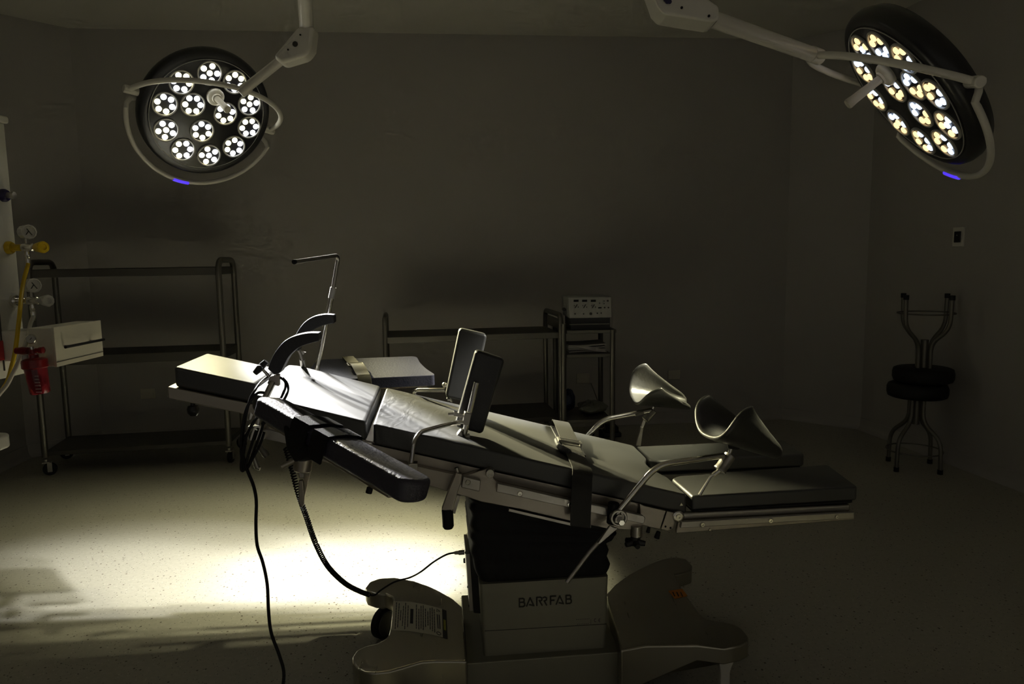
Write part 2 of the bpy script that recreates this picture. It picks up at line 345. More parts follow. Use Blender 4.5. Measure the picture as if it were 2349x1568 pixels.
# leg sections
nl = rounded([(.416, .0), (.921, .0), (.955, .225), (.446, .192), (.412, .17)], [.01, .012, .02, .02, .015])
fl = rounded([(.405, .378), (.43, .362), (.944, .347), (.965, .55), (.405, .555)], [.02, .02, .02, .02, .015])
for plan, nm in ((nl, 'near'), (fl, 'far')):
    tp(slab(plan, zl, .044), 'leg_pad', 'pad', bevel=.009)
    cx = sum(s for s, w in plan)/len(plan); cw = sum(w for s, w in plan)/len(plan)
    tp(slab([(cx+(s-cx)*.97, cw+(w-cw)*.94) for s, w in plan], zl, .006, -.046), 'leg_plate', 'rubber')
tp(MB().prism(poly([(1560, 1177), (1952, 1157), (1950, 1173), (1560, 1193)], -.002), W*.02), 'leg_tube', 'steel', bevel=.006, seg=4)
tp(MB().prism(poly([(1556, 1196), (1960, 1174), (1960, 1191), (1551, 1223)], -.012), W*.014), 'leg_side_plate', 'steelplate', bevel=.002)
tp(MB().prism(poly([(1564, 1197), (1960, 1174.5), (1960, 1188), (1561, 1211)], -.024), W*.012), 'leg_rail', 'steel', bevel=.002)
for q, rr in (((1611, 1202), .007), ((1767, 1193), .007), ((1919, 1184), .006), ((1628, 1213), .0035)):
    screw(T(*q, -.024 if rr > .005 else -.012), -W, rr, tr)
tp(MB().prism([TW(.42, .55, zl(.42)-.065), TW(.93, .55, zl(.93)-.065), TW(.93, .55, zl(.93)-.1), TW(.42, .55, zl(.42)-.1)], W*.014), 'far_leg_rail', 'steel', bevel=.003)
tp(MB().prism(poly([(1563, 1152), (1567, 1159), (1559, 1160)], -.004), W*.006), 'hinge_shim', 'chrome')
# bellows
lv_ = [(1336, 1100, 1396), (1322, 1094, 1400), (1300, 1089, 1404), (1284, 1083, 1396), (1268, 1079, 1401), (1250, 1083, 1393), (1238, 1075, 1407), (1226, 1083, 1418), (1216, 1076, 1419), (1204, 1083, 1408), (1190, 1074, 1414), (1178, 1083, 1404), (1168, 1071, 1410), (1157, 1082, 1400), (1146, 1070, 1404), (1136, 1068, 1400), (1110, 1068, 1395)]
rings = []
for k, (y, xl, xr) in enumerate(lv_):
    if 0 < k < 16: dx = 5 if k % 2 else -5; xl += dx; xr -= dx
    pl_, pr_ = TS(xl, y, .11), TS(xr, y, .11); e = (.0 if k % 2 else .012)
    s0, s1, w0, w1, z = pl_.x, pr_.x, .11-e, .45+e, (pl_.z+pr_.z)/2
    if k == 0: w0, w1 = .098, .462
    ring = rounded([(s0, w0), (s1, w0), (s1, w1), (s0, w1)], .035, 5)
    tl = (pr_.z-pl_.z)
    rings.append([TW(s, w, z+(s-(s0+s1)/2)*(-.19 if k > 8 else -.10*k/8)+.003*math.sin(17*s+k)) for s, w in ring])
tp(MB().loft(rings), 'bellows', 'bellows', sub=1, angle=180)
# pedestal
pb = [(1100, 1340), (1396, 1322), (1390, 1489), (1110, 1505)]
q = [TS(x, y, .095) for x, y in pb]
plan = rounded([(q[0].x, .095), (q[1].x, .095), (q[1].x, .465), (q[0].x, .465)], .012, 4); plan2 = rounded([(q[3].x, .095), (q[2].x, .095), (q[2].x, .465), (q[3].x, .465)], .012, 4)
zt, zbm = (q[0].z+q[1].z)/2, (q[2].z+q[3].z)/2
ped = tp(MB().loft([[TW(s, w, zbm) for s, w in plan2], [TW(s, w, zt) for s, w in plan]]), 'pedestal_cover', 'panel', angle=30)
tp(MB().prism(poly([(1112, 1446), (1391, 1430), (1391, 1431.2), (1112, 1447.2)], .0945), W*.002), 'panel_seam', 'rubber', ped)
tp(MB().prism(poly([(1113, 1499), (1390, 1484), (1390, 1492), (1112, 1508)], .10), W*.05), 'pedestal_gap', 'rubber', ped)
# lettering: strokes on the panel, in letter units (x right, y up, height 1)
GL = {'B': [[(.0, 0), (0, 1), (.42, 1), (.56, .9), (.56, .66), (.42, .54), (.06, .54)], [(.42, .54), (.62, .42), (.62, .12), (.46, 0), (0, 0)]],
      'A': [[(0, 0), (.42, 1), (.86, 0)], [(.80, .04), (.34, .16)]],
      'R': [[(0, 0), (0, 1), (.42, 1), (.60, .88), (.60, .66), (.44, .54)], [(.28, .62), (.62, 0)]],
      'r': [[(0, .94), (.22, 1), (.40, .88), (.40, .66), (.18, .52)], [(.12, .56), (.40, 0)]],
      'F': [[(0, 0), (0, 1), (.62, 1)], [(0, .5), (.42, .5)]],
      'C': [[(.5, 1), (.15, .9), (0, .5), (.15, .1), (.5, 0)]], 'E': [[(.5, 1), (.15, .9), (0, .5), (.15, .1), (.5, 0)], [(0, .5), (.4, .5)]]}
def strokes(m, g, o, ex, ey, h, wd, nrm):
    for st in GL[g]:
        for (x0, y0), (x1, y1) in zip(st, st[1:]):
            a, b = o+ex*x0*h+ey*y0*h, o+ex*x1*h+ey*y1*h; d = (b-a).normalized(); p = d.cross(nrm).normalized()*wd/2
            a = a-d*wd*.3; b = b+d*wd*.3
            m.prism([a+p, b+p, b-p, a-p], nrm*.0008)
ex = (T(1310, 1364, .0945)-T(1190, 1371, .0945)).normalized(); ey = Z
for ch, x, y in (('B', 1191.5, 1391), ('A', 1208, 1389.5), ('R', 1231.5, 1388), ('r', 1246, 1387.5), ('F', 1263, 1385.5), ('A', 1276, 1385), ('B', 1298.5, 1383.5)):
    m = MB(); strokes(m, ch, T(x, y, .0945), ex, ey, .0255, .0042, -W); tp(m, 'logo_letter', 'ink', ped)
m = MB()
for ch, x in (('C', 1363), ('E', 1373)): strokes(m, ch, T(x, 1425.5, .0945), ex, ey, .010, .0018, -W)
tp(m, 'compliance_mark', 'inkpurple', ped)
m = MB()
for x0, x1, y in ((1322, 1352, 1419.5), (1324, 1350, 1430.5)):
    xx = x0
    while xx < x1:
        a = T(xx, y-(xx-x0)*.06, .0945); m.prism([a, a+ex*.003, a+ex*.003-Z*.0018, a-Z*.0018], -W*.0006); xx += 4
a = T(1355, 1431, .0945); m.prism([a, a+ex*.0012, a+ex*.0012+Z*.016, a+Z*.016], -W*.0006)
tp(m, 'small_print', 'inkpurple', ped)
# base: deck and two lobed covers traced in plan at their top height
ZT = .21
def trace(pts): return [tuple(tz(x, y, ZT))[:2] for x, y in pts]
Lp = trace([(1060, 1390), (1040, 1372), (1010, 1355), (985, 1343), (950, 1331), (905, 1323), (870, 1325), (848, 1333), (838, 1346), (842, 1354), (862, 1361), (885, 1361), (899, 1368), (902, 1378), (899, 1410), (896, 1437), (891, 1455), (880, 1466), (862, 1475), (838, 1480), (818, 1490), (808, 1505), (809, 1518), (818, 1532), (835, 1541), (862, 1543), (892, 1539), (925, 1530), (966, 1518), (1000, 1515.5), (1072, 1516)])
Rp = trace([(1392, 1360), (1412, 1338), (1440, 1318), (1480, 1296), (1520, 1281), (1552, 1275.5), (1575, 1280), (1588, 1295), (1587, 1307), (1570, 1313), (1548, 1317), (1551, 1330), (1565, 1350), (1590, 1385), (1607, 1408), (1622, 1418), (1645, 1422), (1682, 1429), (1704, 1441), (1717, 1458), (1717, 1470), (1700, 1479), (1661, 1487), (1600, 1479), (1480, 1480), (1424, 1491), (1416, 1460), (1398, 1398)])
def cover(pl_, zb_f, inner_s, sgn):
    m = MB()
    p = pl_; n = len(p)
    topz = lambda s, w: ZT
    rows = [[TW(s, w, topz(s, w)) for s, w in p], [TW(s, w, zb_f(s, w)) for s, w in p]]
    vs = rows[0]+rows[1]; fs = [tuple(range(n)), tuple(range(2*n-1, n-1, -1))]+[(i, i+n, (i+1) % n+n, (i+1) % n) for i in range(n)]
    return m.add(vs, fs)
cl = tp(cover(Lp, lambda s, w: .155 if w > .22 else .10, -.9, -1), 'base_cover', 'basesteel', bevel=.007, seg=3)
cr = tp(cover(Rp, lambda s, w: .158 if w > .12 else (.158 if s > .44 else .158-.10*min(1, (.44-s)/.22)), .9, 1), 'base_cover', 'basesteel', bevel=.007, seg=3)
dk = [tz(1078, 1517, .17), tz(1424, 1491, .17)]
tp(slab([(dk[0].x-.01, dk[0].y), (dk[1].x, dk[1].y), (dk[1].x, .50), (dk[0].x-.01, .50)], lambda s: .165, .115), 'base_deck', 'panel', bevel=.004)
tp(slab([(-.45, .2), (.5, .2), (.5, .37), (-.45, .37)], lambda s: .15, .06), 'base_beam', 'steel')
def caster(s, w, wheel=True, ang=0, z0=.155):
    d = U*math.cos(ang)+W*math.sin(ang); ax = d.cross(Z); c = TW(s, w, .056)
    m = MB(); m.lathe(c-ax*.016, ax, [(.02, 0), (.05, 0), (.056, .006), (.056, .026), (.05, .032), (.02, .032)], 24); wh = tp(m, 'caster', 'rubber')
    for k in (-1, 1):
        m = MB(); m.lathe(c+ax*k*.016, ax*k, [(.044, 0), (.042, .004), (.012, .006), (.0001, .006)], 20); tp(m, 'wheel_cap', 'cartshelf', wh)
    m = MB(); m.cyl(TW(s, w, .112), TW(s, w, z0+.02), .012); tp(m, 'caster_stem', 'steel', wh)
c4 = tz(873, 1428, .06)
caster(c4.x+.01, c4.y+.01, ang=.9); caster(-.50, .09, ang=.4); caster(.56, .60, ang=.6)
fa = T(1668, 1525, -.005); fz = TL(fa)
m = MB(); m.loft([[TW(fz.x+a*k, fz.y+.02+b*k, z) for a, b in ((-1, -.7), (1, -.7), (1, .7), (-1, .7))] for z, k in ((.17, .027), (.150, .024), (.13, .018), (.11, .0145), (.012, .0145))]); tp(m, 'support_foot', 'white', bevel=.003)
m = MB(); m.cyl(TW(fz.x, fz.y+.02, .012), TW(fz.x, fz.y+.02, .0), .03, .034); tp(m, 'foot_pad', 'rubber')
# stickers on the base covers
def on_top(x, y, dz=0): return at_z(x, y, ZT+dz)
st = tp(MB().prism([on_top(*p, .0005) for p in ((902.5, 1378), (940, 1380), (975, 1386), (1014, 1396), (1016, 1461), (985, 1454), (940, 1447), (898, 1445))], Z*.0008), 'warning_sticker', 'label', cl)
def strip(name, mt, pts, par, dz=.0016): return tp(MB().prism([on_top(*p, dz) for p in pts], Z*.0005), name, mt, par)
lab(strip('sticker_header', 'ink', ((1014, 1396.5), (1024, 1400), (1027, 1465), (1016, 1461.5)), cl, .001), 'black end strip of the sticker')
strip('sticker_title', 'labelyellow', ((1017, 1420), (1022.5, 1422), (1023.5, 1445.5), (1018, 1444)), cl)
tp(MB().prism([on_top(*p, .0014) for p in ((941.5, 1396), (948.5, 1396.5), (947.5, 1429.5), (940.5, 1429))], Z*.0006), 'sticker_heading', 'ink', cl)
for side in (((1002, 1408.5), (1004, 1408.8), (1006, 1441), (1004, 1440.6)), ((1006.5, 1409), (1008.5, 1410), (1010.5, 1442), (1008.5, 1441.6))): strip('sticker_heading', 'ink', side, cl)
for x, y0, y1, lean in ((909, 1381, 1442, -3.5), (915, 1383, 1440, -4), (919, 1399, 1423, -1.5), (925, 1389, 1435, -3), (930, 1382, 1443, -2.5), (935.5, 1388, 1437, -1.5), (954.5, 1386, 1442.5, -.5), (960, 1396, 1443, 0), (965, 1389, 1441, 0), (970, 1388, 1446, 0), (975, 1395.5, 1437, .3), (980.5, 1402, 1434, .3), (985.5, 1394, 1444.5, .6), (990.5, 1393, 1447, .8), (995, 1397, 1450, 1.5)):
    m = MB(); y = y0
    while y < y1-2:
        ln = random.uniform(4, 9); e = min(y1, y+ln); f0, f1 = (y-y0)/(y1-y0), (e-y0)/(y1-y0)
        m.prism([on_top(*p, .0016) for p in ((x+lean*f0, y), (x+1.7+lean*f0, y), (x+1.7+lean*f1, e), (x+lean*f1, e))], Z*.0004); y = e+1.0
    tp(m, 'sticker_text', 'ink', cl)
for cx_, cy_ in ((1004, 1399.5), (1006.5, 1452)):
    m = MB(); pts = [on_top(cx_+5*math.cos(a)+1.5*math.sin(a)*0, cy_+3.2*math.sin(a)+1.8*math.cos(a), .002) for a in [2*math.pi*k/(3 if cy_ < 1420 else 8) for k in range(3 if cy_ < 1420 else 8)]]
    m.tube(pts, .0009, 6, closed=True); tp(m, 'sticker_symbol', 'ink', cl)
tp(MB().prism([on_top(*p, .0006) for p in ((1533, 1355), (1565, 1350), (1577, 1366), (1548, 1373))], Z*.0008), 'caution_sticker', 'orange', cr)
m = MB()
for k in range(3):
    x, y = 1542+k*9, 1357.5+k*.2; m.prism([on_top(*p, .0018) for p in ((x, y), (x+2.5, y-.5), (x+7, y+9), (x+4.5, y+9.5))], Z*.0004)
tp(m, 'caution_text', 'ink', cr)
# control box at the head side of the pedestal
cbx = [TS(1066, 1244, .27), TS(1078, 1372, .27)]
m = MB(); s0 = cbx[0].x; zt_, zb_ = cbx[0].z, cbx[1].z-.005
m.prism([TW(s0+.012, .18, zt_+.003), TW(s0+.06, .18, zt_+.002), TW(s0+.075, .18, zb_-.008), TW(s0+.02, .18, zb_)], W*.18); cb = tp(m, 'control_box', 'plastic', bevel=.004)
m = MB(); m.prism([TW(s0, .19, zt_-.004), TW(s0+.0115, .19, zt_-.004), TW(s0+.0195, .19, zb_+.004), TW(s0+.008, .19, zb_+.004)], W*.16); tp(m, 'connector_panel', 'steel', cb)
for f in (.03, .62, .95):
    p = TW(s0+.008*f, .205, zt_-(zt_-zb_)*f*.98); m = MB(); m.lathe(p, -U, [(.004, 0), (.004, .002), (.001, .003)], 10); tp(m, 'panel_screw', 'plastic', cb)
m = MB(); m.lathe(TW(s0, .26, zt_-.055), -U, [(.008, 0), (.008, .004), (.006, .006), (.0001, .006)], 14); tp(m, 'spare_connector', 'plastic', cb)

# ------------------------------------------------------------------ accessories clamped on the table
def tube_thing(root, name, pts, r, mt, parent=None, n=12, rb=.03): return MB().tube(bend(pts, rb), r, n).build(name, mt, root, parent)
# body strap over the seat
def on_pl(px, py, zf, off=0):
    a = TW(0, 0, zf(0)+off); sl = zf(1)-zf(0); n = (Z-U*sl).normalized(); return at_pl(px, py, a, n)
e0, e1 = TL(on_pl(1283, 976, zs, .012)), TL(T(1336, 1082, -.004))
r = thing('body_strap', 'black webbing strap with buckle hanging over near edge of the seat pad', 'strap', TW(e1.x, -.04, zs(e1.x)))
HW = .029; N_ = Z+U*.2
def ribbon(m, path, hw=HW, th=.003, dirv=None):
    dv = dirv or (U-Z*.22).normalized()
    rows = [[p-dv*hw, p+dv*hw] for p in path]
    for a, b in zip(path, path[1:]): pass
    up = []
    for i, p in enumerate(path):
        d = (path[min(i+1, len(path)-1)]-path[max(i-1, 0)]).normalized(); up.append(d.cross(dv).normalized()*th)
    return m.loft([[p-dv*hw, p+dv*hw, p+dv*hw+n, p-dv*hw+n] for p, n in zip(path, up)])
def strap_pt(f, lift): s = e1.x+(e0.x-e1.x)*f; return TW(s, e0.y*f-.002*(1-f), zs(s)+lift)
far_w = .56
top = spline([strap_pt(1.0, .006), strap_pt(.97, .030), strap_pt(.85, .034), strap_pt(.62, .026), strap_pt(.50, .020)], 5)
ribbon(MB(), top).build('upper_webbing', 'webbing', r)
low = [strap_pt(.52, .014), strap_pt(.3, .009), strap_pt(.12, .007), strap_pt(.03, .006)]
dn = [T(1336, 1086, -.014), T(1335, 1098, -.022), T(1334, 1130, -.042), T(1332, 1170, -.050), T(1331, 1207, -.050)]
ribbon(MB(), spline(low+dn, 6)).build('hanging_webbing', 'webbing', r)
m = MB(); ribbon(m, [strap_pt(.98, .004), strap_pt(.6, .007), strap_pt(.28, .006)], .036, .006); m.build('buckle_pad', 'vinyl', r, bevel=.004)
bk = strap_pt(.50, .020); dv = (U-Z*.22).normalized(); dw = (strap_pt(.6, 0)-strap_pt(.4, 0)).normalized(); nb = dv.cross(dw).normalized()
m = MB()
for k in (-.014, .012): m.tube([bk+dw*k-dv*.034+nb*.004, bk+dw*k+dv*.034+nb*.004], .0032, 8)
for k in (-1, 1): m.box(bk+dv*k*.035, dw, nb, dv, .022, .005, .003)
m.build('buckle', 'steel', r)
m = MB(); m.tube([strap_pt(.55, .012)-dv*.040, strap_pt(.42, .012)-dv*.042, strap_pt(.32, .014)-dv*.036, strap_pt(.27, .012)-dv*.015], [.007, .009, .011, .008], 10, smooth=4); m.build('strap_tongue', 'vinyl', r)

# near arm board
slb = zb(1)-zb(0)
def AB(px, py, off): return on_pl(px, py, zb, off)
DZ = .030
cnr = [AB(596, 891, DZ), AB(975, 1099, DZ), AB(947, 1111, DZ), AB(584, 907, DZ)]
r = thing('arm_board', 'long black arm board angled off the near side of the table', 'arm board', T(700, 1060, -.06))
ln = (cnr[2]-cnr[3]).normalized(); wd = (cnr[0]-cnr[3]); wd = (wd-ln*wd.dot(ln)).normalized(); nn = ln.cross(wd).normalized()
if nn.z < 0: nn = -nn
wdt = .085; L0 = cnr[3]; Ln = (cnr[2]-cnr[3]).length-.022
m = MB(); pl2 = rounded([(0, 0), (Ln, 0), (Ln+.012, wdt*.5), (Ln, wdt), (0, wdt)], [.025, .02, .02, .02, .03], 6)
m.prism([L0+ln*a+wd*b-nn*.050 for a, b in pl2], nn*.050); m.build('arm_pad', 'armvinyl', r, bevel=.011, seg=4)
m = MB(); m.prism([L0+ln*a+wd*b-nn*.060 for a, b in ((.05, .018), (Ln-.05, .018), (Ln-.05, wdt-.02), (.05, wdt-.02))], nn*.0095); m.build('board_plate', 'steelplate', r, bevel=.002)
pa = L0+ln*(Ln-.12)+wd*.03-nn*.066; MB().cyl(pa, pa-nn*.012, .007).build('plate_stud', 'rubber', r)
# wrist strap wrapped round the board
m = MB()
for c0, hwid, lift in ((.205, .030, .003), (.28, .026, .001)):
    loop = [L0+ln*c0+wd*a+nn*b for a, b in ((-.006, -.060), (-.007, -.01), (-.003, lift), (wdt*.5, lift+.003), (wdt+.003, lift), (wdt+.008, -.01), (wdt+.006, -.058))]
    rows = [[p-ln*hwid, p+ln*hwid, p+ln*hwid*1.0, p-ln*hwid] for p in loop]
    rows = []
    for i, p in enumerate(loop):
        o = (p-(L0+ln*c0+wd*wdt*.5-nn*.03)).normalized()*.004; rows.append([p-ln*hwid, p+ln*hwid, p+ln*hwid+o, p-ln*hwid+o])
    m.loft(rows)
ws = m.build('wrist_strap', 'velcro', r)
m = MB(); hg = [AB(0, 0, 0) for _ in ()]
c0 = L0+ln*.20-wd*.006-nn*.055
m.loft([[c0-ln*.055+wd*a+nn*.03, c0+ln*.055+wd*a+nn*.01, c0+ln*.035+wd*a-Z*.022, c0-ln*.0+wd*a-Z*.040, c0-ln*.03+wd*a-Z*.02] for a in (-.004, .03)]); m.build('strap_tail', 'velcro', r, bevel=.006)
# clamp under the board
a, b = T(699, 1037, -.085), T(693, 1079, -.085); MB().lathe(a, (b-a), [(.010, 0), (.0235, .001), (.0235, (b-a).length-.002), (.021, (b-a).length), (.001, (b-a).length)], 22).build('clamp_socket', 'steelplate', r)
tube_thing(r, 'socket_post', [T(712, 1012, -.085), T(700, 1040, -.085)], .012, 'chrome')
m = MB(); m.prism(poly([(684, 1102), (695, 1101), (698, 1130), (697, 1158), (693, 1164), (687, 1162), (684, 1150)], -.10), W*.014); m.build('clamp_handle', 'steelplate', r, bevel=.005)
m = MB(); m.prism(poly([(683, 1078), (698, 1079), (697, 1097), (686, 1098)], -.095), W*.02); m.build('clamp_link', 'steel', r, bevel=.003)
m = MB(); m.prism(poly([(712, 1040), (720, 1036), (713, 1078), (698, 1140), (693, 1150), (695, 1100)], -.06), W*.012); m.build('clamp_arm', 'steelplate', r, bevel=.003)
MB().tube([T(646, 1070, -.09), T(684, 1052, -.085)], .0075, 12).build('tommy_bar', 'steelplate', r)
m = MB(); m.box(T(730, 1026, -.035), U, W, Z, .03, .02, .016); m.build('rail_clamp', 'steel', r, bevel=.003)
# far arm board
r = thing('arm_board', 'grey lit arm board with tan buckled strap beyond far side of the table', 'arm board', T(860, 890, .66))
n0, n1 = T(712, 873, .60), T(1001, 860, .60); f0, f1 = T(728, 824, .76), T(956, 816, .76)
nrm = (n1-n0).cross(f0-n0).normalized()
if nrm.z < 0: nrm = -nrm
pts = [n0, n1, (n1*.66+f1*.34)-U*.012, (n1*.33+f1*.67)-U*.012, f1, f0, (f0+n0)/2-U*.02]
def rnd3(p, r_, k=5):
    o = []; n = len(p)
    for i in range(n):
        a, b, c_ = p[i-1], p[i], p[(i+1) % n]; u1, u2 = a-b, c_-b; q = min(r_, u1.length*.45, u2.length*.45); p1, p2 = b+u1.normalized()*q, b+u2.normalized()*q
        o += [p1*(1-j/k)**2+b*2*(j/k)*(1-j/k)+p2*(j/k)**2 for j in range(k+1)]
    return o
m = MB(); m.prism([p-nrm*.042 for p in rnd3(pts, .02)], nrm*.042); m.build('arm_pad', 'armgrey', r, bevel=.009, seg=4)
m = MB(); m.prism([(n0+n1+f0+f1)/4+(p-(n0+n1+f0+f1)/4)*.85-nrm*.052 for p in (n0, n1, f1, f0)], nrm*.0095); m.build('board_plate', 'steelplate', r)
cc = (n0+n1+f0+f1)/4-nrm*.052; m = MB(); m.cyl(cc, cc-Z*.07, .015); m.tube([cc-Z*.06, TW(TL(cc).x, .59, cc.z-.07)], .010, 10); m.build('board_post', 'steel', r)
a0, a1 = T(798, 820, .76), T(836, 868, .60); dl = (n1-n0).normalized()
m = MB(); path = [a0-nrm*.03, a0+nrm*.003, a0*.7+a1*.3+nrm*.006, a0*.5+a1*.5+nrm*.008]; ribbon(m, path, .020, .003, dl); m.build('upper_webbing', 'tan', r)
m = MB(); path = [a0*.5+a1*.5+nrm*.016, a0*.35+a1*.65+nrm*.022, a0*.12+a1*.88+nrm*.012, a1+nrm*.004, a1-nrm*.035]; ribbon(m, spline(path, 4), .023, .003, dl); m.build('lower_webbing', 'tan', r)
bc = a0*.5+a1*.5+nrm*.014; m = MB(); ad = (a1-a0).normalized()
for k in (-.012, .012): m.tube([bc-dl*.027+ad*k, bc+dl*.027+ad*k], .003, 8)
for k in (-1, 1): m.tube([bc+dl*k*.027-ad*.012, bc+dl*k*.027+ad*.012], .003, 8)
m.build('buckle', 'tan', r)

# anaesthesia screen bar
r = thing('screen_bar', 'tall thin steel bar bent over at the top beyond the far arm board', 'bar', T(726, 850, .60))
A, B, Cc = T(722, 872, .60), T(763, 668, .60), at_d(777, 585, T(763, 668, .60).y); D_ = at_d(675, 600.5, Cc.y-.36)
MB().tube([A, B], .0085, 14).build('lower_tube', 'chrome', r)
MB().tube([T(760, 684, .60), T(765, 659, .60)], .0105, 14).build('joint_collar', 'white', r)
MB().tube(bend([B, Cc, D_], .03), .0068, 14).build('upper_rod', 'steel', r)
dd = (D_-Cc).normalized(); MB().tube([D_-dd*.004, D_+dd*.002], .0072, 14).build('bore_shade', 'rubber', r)  # black disc painted for the shaded hole of the open tube
m = MB(); m.box(T(722, 872, .60), U, W, Z, .018, .02, .02); m.build('rail_clamp', 'steel', r, bevel=.003)

# shoulder supports
def shoulder(outer, inner, w, th, label, base, near):
    r = thing('shoulder_support', label, 'shoulder support', TW(TL(T(*base, w)).x, w+th/2, TL(T(*base, w)).z))
    o = spline([T(*p, w) for p in outer], 4); i_ = spline([T(*p, w) for p in inner], 4)
    k = min(len(o), len(i_)); rs = lambda L_: [L_[int(round(j*(len(L_)-1)/(k-1)))] for j in range(k)]
    o, i_ = rs(o), rs(i_)
    m = MB(); m.loft([[a, a+W*th, b+W*th, b] for a, b in zip(o, i_)]); m.build('curved_pad', 'vinyl', r, bevel=.010, seg=4)
    return r
r = shoulder([(614, 846), (620, 828), (634, 803), (655, 780), (680, 769), (706, 764), (731, 764)], [(629, 859), (642, 855), (651, 838), (662, 818), (682, 799), (705, 789), (732, 782)], .0, .05, 'curved black shoulder pad with star knob on near side of the table', (640, 880), True)
m = MB(); m.prism(poly([(620, 862), (640, 858), (640, 886), (612, 880)], .015), W*.02); m.build('bracket', 'steelplate', r, bevel=.003)
tube_thing(r, 'bracket_rod', [T(632, 858, .02), T(637, 878, .02)], .005, 'chrome')
tube_thing(r, 'support_post', [T(626, 876, .02), T(600, 930, -.01), T(590, 985, -.02)], .009, 'chrome')
kd = (T(604, 848, .02)-T(617, 863, .02)).normalized(); k0 = T(617, 863, .02)
m = MB(); m.cyl(k0, k0+kd*.03, .0042); ks = m.build('knob_stem', 'chrome', r)
m = MB(); kc = T(598, 842, .02); ta = (T(608, 829, .02)-T(585, 853, .02)).normalized(); m.cyl(kc-kd*.008, kc+kd*.006, .011); m.tube([kc-ta*.022, kc-ta*.008, kc+ta*.008, kc+ta*.022], [.0075, .0095, .0095, .0075], 10)
tb = ta.cross(kd); m.tube([kc-tb*.018, kc+tb*.018], [.008, .008], 10); m.build('star_knob', 'plastic', r, ks)
m = MB(); m.box(T(590, 990, -.03), U, W, Z, .02, .02, .02); m.build('rail_clamp', 'chrome', r, bevel=.003)
r = shoulder([(668, 800), (672, 783), (681, 762), (696, 741), (716, 727), (742, 721), (766, 722)], [(684, 806), (690, 790), (700, 774), (714, 760), (730, 751), (748, 745), (767, 741)], .46, .05, 'curved black shoulder pad without visible knob on far side of the table', (690, 830), False)
m = MB(); m.tube([T(684, 800, .48), T(690, 812, .48), T(694, 826, .48)], .006, 10, smooth=3); m.build('bracket_rod', 'steel', r)
m = MB(); m.prism(poly([(690, 805), (701, 808), (694, 814)], .478), W*.01); m.build('bracket', 'steel', r)
tube_thing(r, 'support_post', [T(693, 822, .48), T(697, 850, .57), T(700, 905, .60)], .009, 'steel')

# lateral supports
def lateral(pts, w, th, label, base, mt='vinyl'):
    r = thing('lateral_support', label, 'side support', T(*base, w-.06))
    m = MB(); m.prism(rnd3(poly(pts, w), .014), W*th); m.build('support_pad', mt, r, bevel=.010, seg=4); return r
r = lateral([(1092, 802), (1159, 824), (1107, 997), (1043, 979)], .115, .045, 'black side support pad with bare steel rod, nearer of the pair', (948, 1070))
MB().tube([T(1093.5, 876, .10), T(1064, 1000, .10)], .0085, 14).build('upright_rod', 'chrome', r, bevel=.002)
m = MB(); m.prism(poly([(1046, 1001), (1058, 985), (1064, 1003), (1078, 998), (1079, 1003), (1073, 1009)], .085), W*.03); m.build('rod_foot', 'steel', r, bevel=.002)
m = MB(); m.prism(poly([(1066, 945), (1083, 948), (1076, 977), (1061, 973)], .082), W*.036); ck = m.build('clamp_block', 'steel', r, bevel=.003)
m = MB(); m.prism(poly([(1041, 944), (1063, 950), (1062, 958), (1040, 954)], .085), W*.022); m.build('clamp_jaw', 'chrome', r, bevel=.002)
MB().tube([T(1028, 950, .09), T(1044, 949, .09)], .005, 10).build('clamp_screw', 'chrome', r)
MB().tube(bend([T(1066, 969, .09), T(1042, 969, .085), T(964, 990, .0), T(950, 1010, -.03), T(942, 1072, -.045)], .03), .0065, 14).build('bent_arm', 'chrome', r)
m = MB(); m.box(T(948, 1069, -.045), U, W, Z, .012, .014, .011); m.build('rail_clamp', 'chrome', r, bevel=.002)
r = lateral([(1054, 752), (1118, 767), (1084, 926), (1021, 911)], .44, .045, 'black side support pad with lit grained face, farther of the pair', (950, 905), 'vinylbounce')
MB().tube([T(1022, 894, .49), T(960, 894, .53), T(951, 897, .57), T(948, 925, .585)], .0075, 12).build('bent_arm', 'chrome', r)
m = MB(); m.prism(poly([(1024, 912), (1034, 914), (1036, 920), (1026, 920)], .455), W*.03); m.build('clamp_block', 'steel', r, bevel=.003)
MB().tube([T(1033, 912, .46), T(1037, 922, .46)], .004, 10).build('clamp_screw', 'chrome', r)
m = MB(); m.sphere(T(1020, 882, .50), .009); m.build('lock_knob', 'steel', r)

# leg holders
def cradle(r, F, Bm, Nn, th=.007):
    m = MB(); rows = []; rr_ = .048
    for i in range(13):
        t = i/12; f = F[0].lerp(F[1], t); b = Bm[0].lerp(Bm[1], t); n = Nn[0].lerp(Nn[1], t); mid = (f+n)/2
        ax = (Bm[1]-Bm[0]).normalized()
        fl = .045*(1-t)**2
        row = []
        for j in range(29):
            a = math.pi*j/28; c_ = -math.cos(a); s_ = math.sin(a)
            c2 = math.copysign(abs(c_)**.75, c_); s2 = abs(s_)**.85
            p = mid+(n-f)/2*c2+(b-mid)*s2
            if t < .02: pass
            e = min(a, math.pi-a)*.085; q = rr_-math.sqrt(max(0, rr_*rr_-max(0, rr_-e)**2)); p = p+ax*q*((1-t)**3-.8*t**3)
            p = p+(n-f).normalized()*math.copysign(.010*abs(c_)**6, c_)+(f-b).normalized()*0
            row.append(p)
        rows.append(row)
    m.loft(rows, cap=False, closed=False)
    return m.build('leg_cradle', 'cradle', r, solid=th*2, sub=1, angle=180)
r = thing('leg_holder', 'black leg cradle on bent steel rod clamped to near side rail', 'leg holder', T(1415, 1188, -.05))
cradle(r, [T(1604, 894, .15), T(1742, 990, .19)], [T(1622, 1000, -.03), T(1768, 1042, .05)], [T(1694, 917, -.075), T(1794, 1020, .0)])
